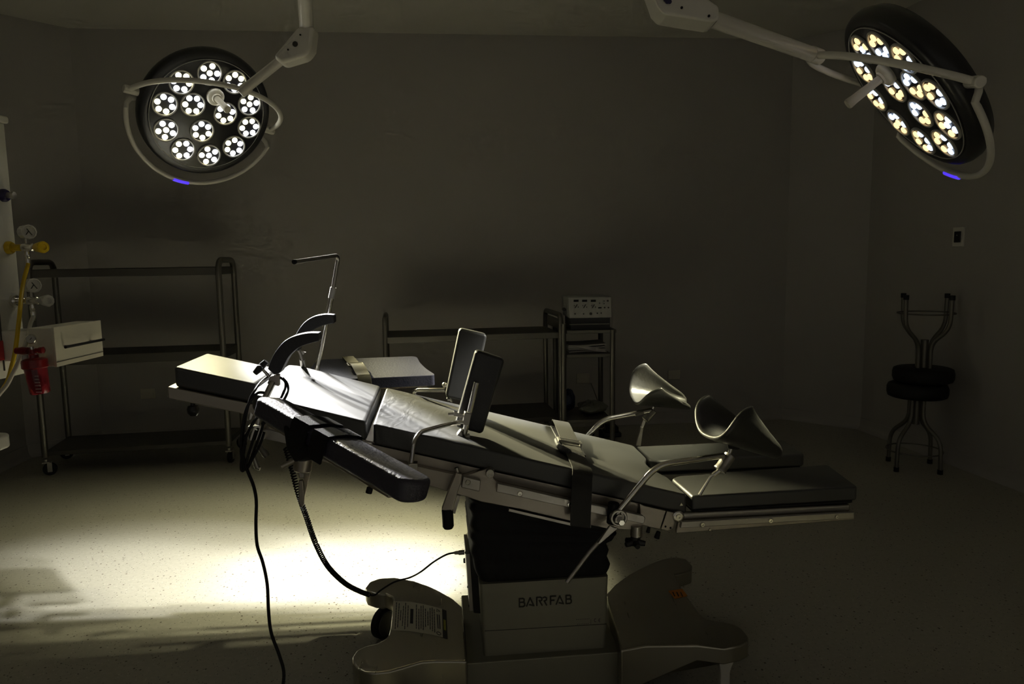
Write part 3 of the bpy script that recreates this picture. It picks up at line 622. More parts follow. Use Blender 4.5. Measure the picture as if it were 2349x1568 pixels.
m = MB(); m.loft([[T(x, y, w) for x, y, w in ring] for ring in (
    [(1664, 1000, -.04), (1722, 1006, -.04), (1722, 1006, .02), (1664, 1000, .02)], [(1668, 1018, -.035), (1704, 1022, -.035), (1704, 1022, .01), (1668, 1018, .01)], [(1668, 1028, -.03), (1694, 1033, -.03), (1694, 1033, .0), (1668, 1028, .0)])]); m.build('cradle_neck', 'plastic', r, bevel=.006)
MB().tube([T(1679, 1024, -.015), T(1670, 1048, -.015)], .0062, 12).build('neck_pin', 'chrome', r)
a, b = T(1676, 1042, -.015), T(1650, 1079, -.02)
d_ = (b-a); m = MB(); m.lathe(a, d_, [(.006, 0), (.0165, .002), (.0175, .008), (.0175, d_.length-.008), (.019, d_.length-.006), (.019, d_.length-.002), (.010, d_.length)], 22); sj = m.build('swivel_joint', 'steel', r)
m = MB(); m.cyl(b, T(1636, 1089, -.02), .0075); m.build('joint_nut', 'chrome', r)
m = MB(); m.tube([T(1636, 1089, -.02), T(1629, 1094, -.02), T(1604, 1135, -.03)], [.003, .0035, .0055], 8); m.build('joint_lever', 'chrome', r)
MB().tube(bend([T(1412, 1196, -.06), T(1418, 1172, -.06), T(1506, 1066, -.06), T(1660, 1044, -.02)], .045, 8), .0085, 14).build('bent_rod', 'chrome', r)
m = MB(); m.cyl(T(1408, 1152, -.045), T(1404, 1200, -.045), .016); m.build('clamp_body', 'rubber', r, bevel=.003)
m = MB(); cc = T(1417, 1184, -.055); m.lathe(cc, -W, [(.020, -.03), (.024, 0), (.0245, .012), (.022, .015), (.018, .015), (.017, .004), (.012, .004), (.012, .022), (.0001, .022)], 26); m.build('clamp_ring', 'steel', r)
m = MB(); m.lathe(T(1424, 1195, -.078), -W, [(.010, 0), (.0105, .010), (.008, .013), (.0001, .013)], 6); m.build('clamp_bolt', 'chrome', r, angle=20)
MB().tube([T(1404, 1208, -.055), T(1352, 1266, -.07), T(1300, 1335, -.085)], .0062, 12).build('clamp_handle', 'steel', r)
m = MB(); m.prism(poly([(1399, 1205), (1412, 1210), (1419, 1211), (1376, 1248), (1371, 1246)], -.075), W*.008); m.build('clamp_lever', 'steel', r, bevel=.002)
r = thing('leg_holder', 'black leg cradle on lit steel rod beyond far side of the table', 'leg holder', T(1345, 1003, .59))
cradle(r, [T(1458, 829, .72), T(1578, 906, .78)], [T(1448, 915, .70), T(1578, 932, .74)], [T(1490, 881, .52), T(1588, 926, .60)], .006)
m = MB(); m.loft([[T(x, y, w) for x, y, w in ring] for ring in (
    [(1494, 905, .58), (1532, 918, .58), (1532, 918, .66), (1494, 905, .66)], [(1496, 918, .60), (1524, 928, .60), (1524, 928, .64), (1496, 918, .64)], [(1497, 930, .60), (1515, 934, .60), (1515, 934, .64), (1497, 930, .64)])]); m.build('cradle_neck', 'plastic', r, bevel=.005)
a, b = T(1501, 940, .62), T(1479, 964, .62); d_ = b-a
m = MB(); m.lathe(a, d_, [(.006, 0), (.014, .003), (.015, d_.length-.006), (.017, d_.length-.004), (.009, d_.length)], 18); m.build('swivel_joint', 'cart', r)
MB().tube([T(1500, 932, .62), T(1496, 944, .62)], .006, 10).build('neck_pin', 'chrome', r)
m = MB(); m.prism(poly([(1471, 977), (1476, 980), (1470, 1024), (1459, 1022)], .62), W*.01); m.build('joint_lever', 'steel', r, bevel=.002)
MB().tube([T(1479, 964, .62), T(1472, 980, .62)], .007, 10).build('joint_nut', 'chrome', r)
MB().tube(bend([T(1330, 1022, .59), T(1347, 1000, .59), T(1382, 962, .59), T(1492, 941, .62)], .04, 8), .0098, 14).build('bent_rod', 'chrome', r)
m = MB(); m.prism(poly([(1456, 948), (1477, 943), (1477, 950), (1458, 955)], .60), W*.02); m.build('rod_sleeve', 'cart', r, bevel=.002)
m = MB(); m.box(T(1328, 1026, .59), U, W, Z, .02, .016, .02); m.build('rail_clamp', 'steel', r, bevel=.003)

# ------------------------------------------------------------------ cords
r = thing('cable_bundle', 'thin black cable looped over arm board end and hanging to the floor', 'cable', T(565, 1070, -.06))
MB().tube([T(*p, w) for *p, w in ((556, 1035, -.06), (561, 1060, -.06), (570, 1085, -.07), (582, 1115, -.08), (588, 1150, -.09), (587, 1200, -.10), (590, 1250, -.10), (603, 1290, -.11), (613, 1340, -.12), (616, 1400, -.13), (622, 1450, -.14), (640, 1500, -.15), (651, 1540, -.16), (648, 1580, -.17), (640, 1640, -.19))], .0042, 10, smooth=5).build('hanging_cable', 'rubber', r)
for pts in (
    [(606, 900, -.03), (588, 903, -.045), (566, 935, -.06), (555, 985, -.065), (553, 1035, -.065), (558, 1070, -.065), (566, 1074, -.06), (580, 1040, -.055), (600, 985, -.05), (612, 935, -.05)],
    [(612, 938, -.06), (583, 965, -.07), (566, 1000, -.07), (556, 1040, -.07), (553, 1074, -.07), (560, 1076, -.065), (572, 1035, -.06), (588, 985, -.06)],
    [(575, 918, -.055), (562, 950, -.06), (557, 1000, -.06), (555, 1003, -.06), (565, 995, -.055), (584, 965, -.05), (603, 925, -.05)],
    [(606, 990, -.05), (596, 1020, -.06), (580, 1050, -.065), (565, 1076, -.065), (557, 1060, -.06), (562, 1020, -.055)],
    [(638, 863, .03), (652, 872, .03), (655, 885, .02), (648, 905, .0), (640, 918, -.02)],
    [(648, 866, .03), (658, 878, .03), (661, 892, .02), (656, 908, .0), (648, 922, -.02)],
    [(622, 858, .03), (603, 872, .02), (588, 890, -.03), (572, 920, -.055), (560, 975, -.06)]):
    MB().tube([T(x, y, w) for x, y, w in pts], .0036, 8, smooth=5).build('cable_loop', 'rubber', r)
MB().tube([T(575, 1030, -.03), T(590, 1072, -.03), T(597, 1074, -.03)], [.006, .0075, .006], 10).build('clip_lever', 'steel', r)
MB().tube([T(592, 1020, -.01), T(608, 1040, -.01), T(613, 1046, -.01)], [.006, .010, .008], 10).build('clip_lever', 'cart', r)
m = MB(); m.prism(poly([(563, 958), (575, 946), (581, 951), (576, 962), (562, 966)], -.045), W*.006); m.build('chrome_clip', 'chrome', r, bevel=.001)
m = MB(); m.prism(poly([(566, 980), (578, 972), (580, 980), (568, 986)], -.045), W*.006); m.build('chrome_clip', 'chrome', r, bevel=.001)
r = thing('coiled_cord', 'black coiled cord drooping from table underside to the base', 'cord', T(760, 1280, .2))
cpts = spline([T(x, y, w) for x, y, w in ((655, 1025, .10), (668, 1070, .10), (684, 1130, .10), (703, 1185, .12), (724, 1245, .15), (752, 1298, .20), (790, 1336, .28), (822, 1354, .34), (848, 1364, .38))], 40)
hel = []; tot = 0
for i, p in enumerate(cpts[:-1]):
    d = cpts[i+1]-p
    for k in range(4):
        q_ = p+d*(k/4); tot += d.length/4; x, y = frame_of(d); an = tot/.0078*2*math.pi; hel.append(q_+(x*math.cos(an)+y*math.sin(an))*.0062)
MB().tube(hel, .0023, 6).build('coil', 'rubber', r)
MB().tube([T(x, y, w) for x, y, w in ((848, 1364, .38), (860, 1364, .38), (875, 1352, .38), (905, 1334, .36), (940, 1324, .34), (965, 1311, .30), (995, 1288, .27), (1025, 1271, .26), (1046, 1267, .26))], .0030, 8, smooth=6).build('plain_lead', 'rubber', r)
a, b = T(1042, 1267.5, .26), T(1066, 1266, .26); d_ = b-a
m = MB(); m.lathe(a, d_, [(.004, 0), (.0055, .002), (.0055, d_.length*.4), (.0075, d_.length*.42), (.0075, d_.length-.001), (.001, d_.length)], 14); m.build('plug', 'steel', r)

# ------------------------------------------------------------------ surgical lights
def led_light(name_label, C, n, pods, center_idx, handle, pivot, phi, arc, hot, arm):
    n = n.normalized(); e2 = (Z-n*Z.dot(n)).normalized(); e1 = e2.cross(n)
    Lp_ = lambda x, y, h=0: C+e1*x+e2*y+n*h
    r = thing('surgical_light', name_label, 'surgical light', C)
    m = MB(); m.lathe(C, n, [(.0001, -.115), (.15, -.112), (.24, -.098), (.285, -.078), (.302, -.045), (.302, -.022), (.296, -.006), (.288, 0), (.270, .001)], 64); hd = m.build('lamp_housing', 'lamphead', r)
    m = MB(); m.lathe(C, n, [(.0001, -.006), (.268, -.006), (.268, .0025), (.262, .004), (.0001, .0045)], 64); m.build('lamp_face', 'lampface', r)
    m = MB(); m.tube([Lp_(.262*math.cos(a), .262*math.sin(a), .004) for a in [2*math.pi*k/64 for k in range(64)]], .0018, 6, closed=True); m.build('face_ring', 'rimgrey', r)
    for k, (x, y) in enumerate(pods):
        c0 = Lp_(x, y, .004)
        m = MB(); m.lathe(c0, n, [(.0565, 0), (.0565, .005), (.054, .0075), (.0495, .0065), (.0485, .001)], 32); pr = m.build('led_pod', 'rimgrey', r)
        m = MB(); m.lathe(c0, n, [(.0490, -.0005), (.0490, .0015), (.0001, .0018)], 32); m.build('pod_glass', 'lampface', r, pr)
        rot = (k*1.37) % 6.28; spots = [((.0335)*math.cos(rot+j*2*math.pi/(5 if k in center_idx else 6)), (.0335)*math.sin(rot+j*2*math.pi/(5 if k in center_idx else 6))) for j in range(5 if k in center_idx else 6)]
        if k in center_idx: spots.append((0, 0))
        for j, (a, b) in enumerate(spots):
            m = MB(); m.lathe(c0+e1*a+e2*b, n, [(.0128, .001), (.0128, .004), (.0108, .0070), (.006, .009), (.0001, .0095)], 14)
            m.build('led_lens', ('hot' if hot else '')+('warm' if (j+k) % 6 < 3 else 'cool'), r, pr)
    # handle
    hb = Lp_(*handle, .004); m = MB(); m.lathe(hb, n, [(.040, 0), (.040, .012), (.034, .020), (.022, .024), (.020, .030), (.0001, .030)], 24); hh = m.build('handle_mount', 'lampwhite', r)
    m = MB(); m.lathe(hb+n*.028, n, [(.014, 0), (.0135, .02), (.0155, .10), (.0175, .118), (.015, .124), (.0001, .125)], 18); m.build('sterile_handle', 'hosewhite', r, hh)
    # yoke
    an = math.radians(pivot); a = e1*math.cos(an)+e2*math.sin(an); q_ = n.cross(a); ph = math.radians(phi); bb = n*math.cos(ph)+q_*math.sin(ph); R_ = .345; Cy = C-n*.045
    pts = [Cy+(a*math.cos(t)*R_*.98+bb*math.sin(t)*R_) for t in [math.pi*k/28 for k in range(29)]]
    MB().tube([pts[0]-bb*.0]+pts, .0115, 12).build('yoke', 'lampwhite', r)
    for k in (1, -1):
        m = MB(); m.cyl(Cy+a*k*.285, Cy+a*k*.362, .017); m.box(Cy+a*k*.348, a, bb, a.cross(bb), .012, .014, .015); m.build('pivot_block', 'lampwhite', r, bevel=.004)
    t0, t1 = arc; ring = [Lp_(.35*math.cos(t), .35*math.sin(t), -.012) for t in [math.radians(t0+(t1-t0)*k/48) for k in range(49)]]
    q0, q1 = (lambda k_, dg: [Lp_(rr_*math.cos(math.radians(k_+dg*f_)), rr_*math.sin(math.radians(k_+dg*f_)), hh_) for rr_, hh_, f_ in ((.262, -.070, 1), (.318, -.062, .8), (.342, -.035, .4))])(t0, -6), (lambda k_, dg: [Lp_(rr_*math.cos(math.radians(k_+dg*f_)), rr_*math.sin(math.radians(k_+dg*f_)), hh_) for rr_, hh_, f_ in ((.342, -.035, .4), (.318, -.062, .8), (.262, -.070, 1))])(t1, 6)
    MB().tube(q0+ring+q1, .0105, 12).build('handrail', 'lampwhite', r)
    ap = Cy+bb*R_
    gl = [Lp_(.353*math.cos(t), .353*math.sin(t), -.006) for t in [math.radians(arm['glow'][0]+(arm['glow'][1]-arm['glow'][0])*k/12) for k in range(13)]]
    MB().tube(gl, .0085, 10).build('indicator_light', 'glow', r)
    arm['make'](r, ap)
    # one spot per pod; some aimed only to brighten chosen parts
    for k, (x, y) in enumerate(pods):
        ld = bpy.data.lights.new('led_spot', 'SPOT'); wide = k in arm['wide']
        aim, f, cone = arm['aims'](k)
        ld.energy = arm['power']*f; ld.color = (arm['warm']) if wide else (.97, .96, .95)
        ld.spot_size = math.radians(cone); ld.spot_blend = .8; ld.shadow_soft_size = .02
        lo = bpy.data.objects.new('led_spot', ld); COL.objects.link(lo)
        p = Lp_(x, y, .03); dirv = (aim-C).normalized().lerp((aim-p).normalized(), arm['conv']).normalized()
        lo.location = p; lo.rotation_euler = (-dirv).to_track_quat('Z', 'Y').to_euler()
    return r
def arm_left(r, ap):
    b = at_d(640, 142, 3.30); t = (b-ap).normalized()
    MB().tube([ap-t*.002, b+t*.05], .0205, 18).build('spring_arm', 'lampwhite', r)
    MB().cyl(ap-t*.02, ap+t*.03, .024).build('yoke_joint', 'lampwhite', r)
    P = [at_d(x, y, 3.30) for x, y in ((634, 136), (690, 68), (727, 66), (721, 117), (708, 136), (652, 153))]
    m = MB(); m.prism([p-V((0, .05, 0)) for p in P], V((0, .10, 0))); m.build('elbow_cover', 'lampwhite', r, bevel=.018, seg=4)
    top = at_d(704, 74, 3.30); cy = at_d(699, -8, 3.18)
    MB().tube([top, cy, cy+(cy-top).normalized()*.25], .0295, 18).build('drop_tube', 'lampwhite', r)
    e = cy+(cy-top).normalized()*.25; m = MB(); m.lathe(V((e.x, e.y, H)), -Z, [(.12, 0), (.12, .02), (.06, .05), (.045, .2), (.045, H-e.z), (.001, H-e.z+.02)], 28); m.build('ceiling_mount', 'lampwhite', r)
    for q_ in ((689, 80), (661, 114)):
        c_ = at_d(*q_, 3.245); m = MB(); m.lathe(c_, V((0, -1, 0)), [(.004, 0), (.004, .003), (.001, .004)], 10); m.build('cover_screw', 'rubber', r)
    c_ = at_d(677, 101, 3.2475); m = MB(); m.lathe(c_, V((0, -1, 0)), [(.012, 0), (.012, .001), (.001, .0012)], 16); m.build('maker_emblem', 'ink', r)
def arm_right(r, ap):
    b = at_d(1640, 46, 2.10); t = (b-ap).normalized()
    MB().tube([ap-t*.002, b+t*.05], .0225, 18).build('spring_arm', 'lampwhite', r)
    MB().cyl(ap-t*.02, ap+t*.03, .025).build('yoke_joint', 'lampwhite', r)
    P = [at_d(x, y, 2.08) for x, y in ((1482, -20), (1500, 30), (1515, 46), (1628, 64), (1640, 56), (1638, 28), (1570, -20))]
    m = MB(); m.prism([p-V((0, .05, 0)) for p in P], V((0, .10, 0))); m.build('elbow_cover', 'lampwhite', r, bevel=.016, seg=4)
    top = at_d(1520, -10, 2.08); m = MB(); m.tube([top, V((top.x-.04, top.y, top.z+.22)), V((top.x-.06, top.y, H-.02))], .03, 18); m.build('drop_tube', 'lampwhite', r)
    m = MB(); m.lathe(V((top.x-.06, top.y, H)), -Z, [(.12, 0), (.12, .02), (.06, .05), (.04, .07)], 28); m.build('ceiling_mount', 'lampwhite', r)
    for q_ in ((1563.5, 18), (1626, 37)):
        c_ = at_d(*q_, 2.025); m = MB(); m.lathe(c_, V((0, -1, 0)), [(.0035, 0), (.0035, .003), (.001, .004)], 10); m.build('cover_screw', 'rubber', r)
    for dx, dy, rr in ((0, 0, .007), (-5, -3, .005), (5, 1, .006)):
        c_ = at_d(1531+dx, 3+dy, 2.0275); m = MB(); m.lathe(c_, V((0, -1, 0)), [(rr, 0), (rr, .001), (.001, .0012)], 12); m.build('maker_emblem', 'blue', r)
LC, LN = V((-1.400, 3.454, 2.025)), V((.600, -.600, -.530))
RC, RN = V((1.289, 2.419, 1.860)), V((-.771, .164, -.616))
PL = [(-.144, .138), (-.029, .199), (.09, .178), (.18, .084), (.2, -.03), (.144, -.137), (.032, -.194), (-.093, -.177), (-.179, -.09), (-.2, .029), (-.08, .044), (.074, .022), (-.02, -.075)]
PR = [(-.016, .199), (.105, .167), (.188, .089), (.202, -.052), (.13, -.153), (.018, -.203), (-.111, -.168), (-.184, -.071), (-.205, .045), (-.127, .147), (-.014, .035), (.121, .007), (.024, -.08)]
led_light('round surgical light with white glowing pods above head end of the table', LC, LN, PL, (1, 3, 6, 8), (.012, .097), -9, 40, (183, 338), True, dict(make=arm_left, wide=(0, 2, 3, 4, 6, 10, 12), warm=(1, .92, .56), power=700, conv=.75, aims=lambda k: {2: (TW(.60, .02, .96), .25, 12), 3: (TW(.50, .62, .97), .10, 12), 4: (TW(.16, .10, .78), 1.4, 17), 6: (TW(-.02, .10, .82), 1.4, 17), 8: (TW(-.42, -.38, .92), 2.0, 12)}.get(k, (TW(-.56, .18, .95), .85, 16) if k % 2 else (TW(-.74, .23, 1.03), .10, 24)), glow=(252, 264)))  # several pods steered apart to brighten cradles, seat and near arm board
led_light('round surgical light seen edge-on with blue and amber pods, on long straight arm', RC, RN, PR, (0, 7, 4), (.019, .087), -15, 55, (200, 338), False, dict(make=arm_right, wide=(0, 4, 5, 6, 8, 12), warm=(1, .95, .62), power=300, conv=.2, aims=lambda k: (TW(.63, .04, .98), .9, 11) if k == 12 else (V((-.80, 3.05, 0)), .40, 42) if k in (0, 4, 5, 6, 8) else ((V((-.50, 3.0, 0)), 1.05, 20) if k in (1, 2, 9, 10) else (V((-1.5, 3.02, 0)), 1.7, 18)), glow=(240, 253)))  # one inner pod steered off the beam to brighten the near cradle

# ------------------------------------------------------------------ rack trolley on the left
ct = [at_z(108, 1090, 0), at_z(528, 1062, 0), at_z(560, 1028, 0), at_z(162, 1050, 0)]   # near left, near right, back right, back left
r = thing('rack_trolley', 'tall steel rack trolley with three shelves behind the cream drawer box', 'trolley', (ct[0]+ct[2])/2)
zc = [at_d(482, 596, ct[1].y).z, at_d(490, 612, ct[1].y).z, at_d(500, 803, ct[1].y).z, at_d(508, 1010, ct[1].y).z]
for a, b in ((0, 3), (1, 2)):
    A, B = ct[a], ct[b]; MB().tube(bend([A+Z*.12, A+Z*zc[0], B+Z*zc[0], B+Z*.12], .09, 8), .019, 12).build('side_frame', 'cart', r)
for z, th in ((zc[1], .05), (zc[2], .06), (zc[3], .03)):
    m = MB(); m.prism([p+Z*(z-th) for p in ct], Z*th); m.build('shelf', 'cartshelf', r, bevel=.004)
def cast4(r, pts, rad=.05, mt='rubber'):
    for i, p in enumerate(pts):
        d = V((math.cos(i*1.1+.5), math.sin(i*1.1+.5), 0)); ax = d.cross(Z); c_ = V((p.x, p.y, rad))+d*.02
        m = MB(); m.lathe(c_-ax*.014, ax, [(.01, 0), (rad*.9, 0), (rad, .006), (rad, .022), (rad*.9, .028), (.01, .028)], 22); wl = m.build('caster', mt, r)
        m = MB(); m.box(c_+Z*(rad*.35)+ax*.018, d, Z, ax, rad*.32, rad*.75, .002); m.box(c_+Z*(rad*.35)-ax*.018, d, Z, ax, rad*.32, rad*.75, .002); m.box(V((p.x, p.y, rad*2.12)), d, ax, Z, rad*.5, .02, .004); m.cyl(V((p.x, p.y, rad*2.1)), V((p.x, p.y, rad*2.6)), .012); m.build('caster_fork', 'steel', r, wl)
cast4(r, ct, .041)

# ------------------------------------------------------------------ instrument table and equipment cart at the back wall
NL, NR = at_d(884, 775, 4.62), at_d(1286, 764, 4.80); zt_ = .5*(NL.z+NR.z); NL.z = NR.z = 0; bk_ = (NR-NL).normalized(); bw = V((-bk_.y, bk_.x, 0))*.50
r = thing('instrument_table', 'low steel instrument table with raised end rails against the back wall', 'table', (NL+NR)/2)
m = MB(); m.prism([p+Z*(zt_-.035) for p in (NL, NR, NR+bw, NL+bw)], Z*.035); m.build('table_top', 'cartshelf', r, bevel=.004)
m = MB(); m.box((NL+NR)/2+Z*(zt_-.014)-bw.normalized()*.006, bk_, bw, Z, (NR-NL).length/2, .005, .020); m.build('front_edge', 'cart', r, bevel=.003)
for A in (NL, NR):
    MB().tube(bend([A+Z*.1, A+Z*(zt_+.12), A+bw+Z*(zt_+.12), A+bw+Z*.1], .05, 6), .017, 12).build('end_frame', 'cart', r)
m = MB(); m.prism([p+Z*.24 for p in (NL, NR, NR+bw, NL+bw)], Z*.03); m.build('lower_shelf', 'cartshelf', r, bevel=.004)
m = MB(); m.prism([NR+bw*.08+Z*(zt_+.02), NR+bw*.92+Z*(zt_+.02), NR+bw*.92+Z*(zt_+.09), NR+bw*.08+Z*(zt_+.09)], bk_*.004); m.build('end_panel', 'cart', r)
cast4(r, [NL, NR, NR+bw, NL+bw])
E1, E2 = at_d(1300, 758, 4.70), at_d(1404, 757, 4.72); ze = E1.z; E1.z = E2.z = 0; ek = (E2-E1).normalized(); eb = V((-ek.y, ek.x, 0))*.42
ze = at_d(1350, 757, 4.71).z; z2 = at_d(1350, 812, 4.71).z; z3 = at_d(1350, 962, 4.71).z
r = thing('equipment_cart', 'narrow steel equipment cart with shelves right of the instrument table', 'cart', (E1+E2)/2)
for A in (E1-ek*.022, E2+ek*.004):
    k = A == E1
    m = MB(); m.tube([A+Z*.1, A+Z*(ze+.045 if A.x < .5 else ze)], .018, 12); m.build('post', 'cart', r)
    m = MB(); m.tube([A+eb+Z*.1, A+eb+Z*ze], .018, 12); m.build('post', 'cartshelf', r)
for z, ov in ((ze, .03), (z2, 0), (z3, 0)):
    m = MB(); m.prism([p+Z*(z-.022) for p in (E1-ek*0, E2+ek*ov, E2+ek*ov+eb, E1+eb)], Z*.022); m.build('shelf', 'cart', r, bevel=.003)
m = MB(); m.prism([E1+eb*.95+Z*z3, E2+eb*.95+Z*z3, E2+eb*.95+Z*ze, E1+eb*.95+Z*ze], eb.normalized()*.004); 
cast4(r, [E1, E2, E2+eb, E1+eb])
# electrosurgical unit
c0 = at_d(1306, 730, 4.74); c1 = at_d(1404, 729, 4.76); zt2 = at_d(1306, 682, 4.74).z; zb2 = c0.z
g0, g1 = V((c0.x, c0.y, 0)), V((c1.x, c1.y, 0)); gk = (g1-g0).normalized(); gn = V((gk.y, -gk.x, 0)); gd_ = -gn*.30
r = thing('electrosurgical_unit', 'pale medical generator with three displays on top of equipment cart', 'medical device', (g0+g1)/2+Z*ze)
m = MB(); m.prism([g0+Z*zb2, g1+Z*zb2, g1+gk*-.004+Z*zt2, g0-gk*.006+Z*zt2], gd_); cs = m.build('case', 'device', r, bevel=.006)
m = MB(); m.prism([g0+gk*.012+gn*-.01+Z*(ze+.001), g1-gk*.012+gn*-.01+Z*(ze+.001), g1-gk*.012+gn*-.01+Z*zb2, g0+gk*.012+gn*-.01+Z*zb2], gd_*.9); m.build('stand', 'plastic', r)
m = MB(); m.prism([g0+gk*.0+gn*.012+Z*(ze+.034), g1-gk*.02+gn*.012+Z*(ze+.034), g1-gk*.02+gn*.012+Z*(ze+.040), g0+gk*.0+gn*.012+Z*(ze+.040)], -gn*.03); m.build('stand_lip', 'cart', r)
def fp(px, py): return at_pl(px, py, g0, gn)
for x in (1321.5, 1341, 1361):
    m = MB(); a = fp(x, 689.5); m.box(a+gn*.001, gk, Z, gn, .0165, .007, .0015); m.build('display', 'rubber', r, cs)
    m = MB(); a = fp(x, 702); d1 = (gk+Z*1.6).normalized(); m.box(a+gn*.001, d1, gk, gn, .014, .004, .001); m.box(a+gn*.001-gk*.012+Z*.004, gk, Z, gn, .003, .003, .001); m.box(a+gn*.001+gk*.014-Z*.006, gk, Z, gn, .003, .004, .001); m.build('mode_symbol', 'cartshelf', r, cs)
for x, y, rr in ((1319, 719.5, .004), (1338.5, 719.5, .004), (1355, 719, .009), (1370, 718, .004), (1379, 717.5, .004), (1394, 689.5, .006), (1385.5, 690, .003), (1385.5, 696, .003), (1375.5, 695, .003), (1387, 705, .005), (1395.5, 705, .005)):
    m = MB(); m.lathe(fp(x, y), gn, [(rr, 0), (rr, .004), (rr*.6, .005), (.0002, .005)], 12); m.build('jack', 'rubber' if rr < .005 else 'cartshelf', r, cs)
m = MB(); m.box(fp(1376, 705.5)+gn*.001, gk, Z, gn, .011, .004, .002); m.build('button_bar', 'rubber', r, cs)
a = g0-gk*.02+Z*(ze+.13); m = MB(); m.lathe(a+gd_*.4, gn, [(.012, 0), (.014, .02), (.012, .03), (.001, .03)], 12); m.build('side_knob', 'plastic', r)
# things on the cart shelves
sx, sn = gk, gn
def stack_on(px0, px1, py_base, D, z): 
    a, b = at_d(px0, py_base, D), at_d(px1, py_base, D); return V((a.x, a.y, z)), V((b.x, b.y, z))
a, b = stack_on(1306, 1392, 806, 4.78, z2)
r = thing('paper_stack', 'pile of pale papers lying on middle shelf of the equipment cart', 'papers', (a+b)/2)
for k in range(5):
    m = MB(); o = sx*random.uniform(-.008, .012); zz = a.z+.001+k*.012
    n_ = 9; rows = [[a.lerp(b, t)+o+Z*(zz-a.z+.006*math.sin(3*t+k)+h)-sn*dep for t in [i/(n_-1) for i in range(n_)]] for h, dep in ((0, 0), (.009, 0), (.009, .24), (0, .24))]
    m.loft(list(zip(*rows)) and [list(c_) for c_ in zip(*rows)]); m.build('paper_bundle', 'paper' if k != 2 else 'device', r)
m = MB(); p = at_d(1314, 793, 4.76); q_ = at_d(1388, 805, 4.76); m.prism([p, p+sx*.10-Z*.004, q_+Z*.012, q_-Z*.006, q_-sx*.05-Z*.002], -sn*.004); m.build('loose_sheet', 'paper', r)
a, b = stack_on(1303, 1398, 962, 4.78, z3)
c_ = (a+b)/2-sn*.15
def lump(name, mt, c_, rx, ry, rz, root, seed):
    rnd = random.Random(seed); m = MB(); n_ = 18
    ph = [rnd.uniform(0, 6.28) for _ in range(6)]
    m.loft([[c_+V((rx*math.sin(t)*math.cos(p)*(1+.12*math.sin(3*p+ph[0])+.08*math.sin(7*p+ph[1]+t*3)), ry*math.sin(t)*math.sin(p)*(1+.1*math.sin(4*p+ph[2])), rz*(.5-.5*math.cos(math.pi-t))*(1+.15*math.sin(5*p+ph[3]+t*2)))) for p in [2*math.pi*j/n_ for j in range(n_)]] for t in [math.pi*(k+.05)/10.1 for k in range(11)]])
    return m.build(name, mt, root)
tag(lump('supply_bag', 'bag', c_+sx*.045+Z*.001, .10, .13, .075, None, 3), 'crumpled pale plastic bag on bottom shelf of the equipment cart', 'bag')
tag(lump('supply_pack', 'bagblue', c_-sx*.105+Z*.001-sn*.08, .045, .05, .14, None, 7), 'dark blue pack behind pale bag on bottom cart shelf', 'pack')
ped_ = at_z(1405, 1003, 0)
r = thing('foot_pedal', 'black foot pedal on floor beside the equipment cart', 'foot pedal', ped_)
m = MB(); m.prism([ped_+gk*x-gn*y for x, y in ((-.07, 0), (.07, 0), (.07, .16), (-.07, .16))], Z*.035); m.build('pedal_base', 'plastic', r, bevel=.008)
m = MB(); m.prism([ped_+gk*x-gn*.01+Z*z for x, z in ((-.05, .036), (.05, .036), (.05, .075), (-.05, .10))], -gn*.13); m.build('pedal_plate', 'rubber', r, bevel=.006)
pc = [at_pl(1356, 879, BL+bn*.012, bn), at_d(1366, 905, 5.3), at_d(1373, 925, 5.25), at_d(1381, 948, 5.2), at_d(1388, 985, 5.2)]
tag(MB().tube(pc, .004, 6, smooth=4).build('power_cord', 'cart'), 'thin grey power cord hanging from socket behind the equipment cart', 'cord')

# ------------------------------------------------------------------ stools, one upside down on the other
sc_ = V((2.52, 4.41, 0))
def stool(base, flip, rot, label, seat_c):
    r = thing('round_stool', label, 'stool', base)
    g = (lambda z: 1.09-z) if flip else (lambda z: z)
    def pt(rr, an, z): return V((seat_c.x+rr*math.cos(an), seat_c.y+rr*math.sin(an), g(z)))
    m = MB(); prof = [(.0001, .455), (.15, .455), (.166, .462), (.172, .485), (.172, .515), (.164, .535), (.145, .544), (.0001, .546)]
    n_ = 32; m.loft([[pt(a, 2*math.pi*j/n_, z-.002) for j in range(n_)] for a, z in prof]); m.build('seat', 'rubber', r, angle=60)
    for k in range(4):
        an = rot+k*math.pi/2; MB().tube(bend([pt(.045, an, .455), pt(.045, an, .30), pt(.165, an, .20), pt(.17, an, .01)], .06, 6), .0125, 10).build('leg', 'cart', r)
        MB().cyl(pt(.17, an, .0), pt(.17, an, .028), .0155).build('foot_cap', 'rubber', r)
    MB().tube([pt(.158, 2*math.pi*j/40, .115) for j in range(40)], .0045, 8, closed=True).build('foot_ring', 'cart', r)
    MB().cyl(pt(0, 0, .28), pt(0, 0, .46), .022).build('centre_column', 'cart', r)
stool(V((2.52, 4.41, 0)), False, math.radians(28), 'black round stool standing on its feet under an upturned stool', V((2.52, 4.41, 0)))
stool(V((2.55, 4.41, .545)), True, math.radians(20), 'black round stool upside down with legs up on another stool', V((2.55, 4.41, 0)))

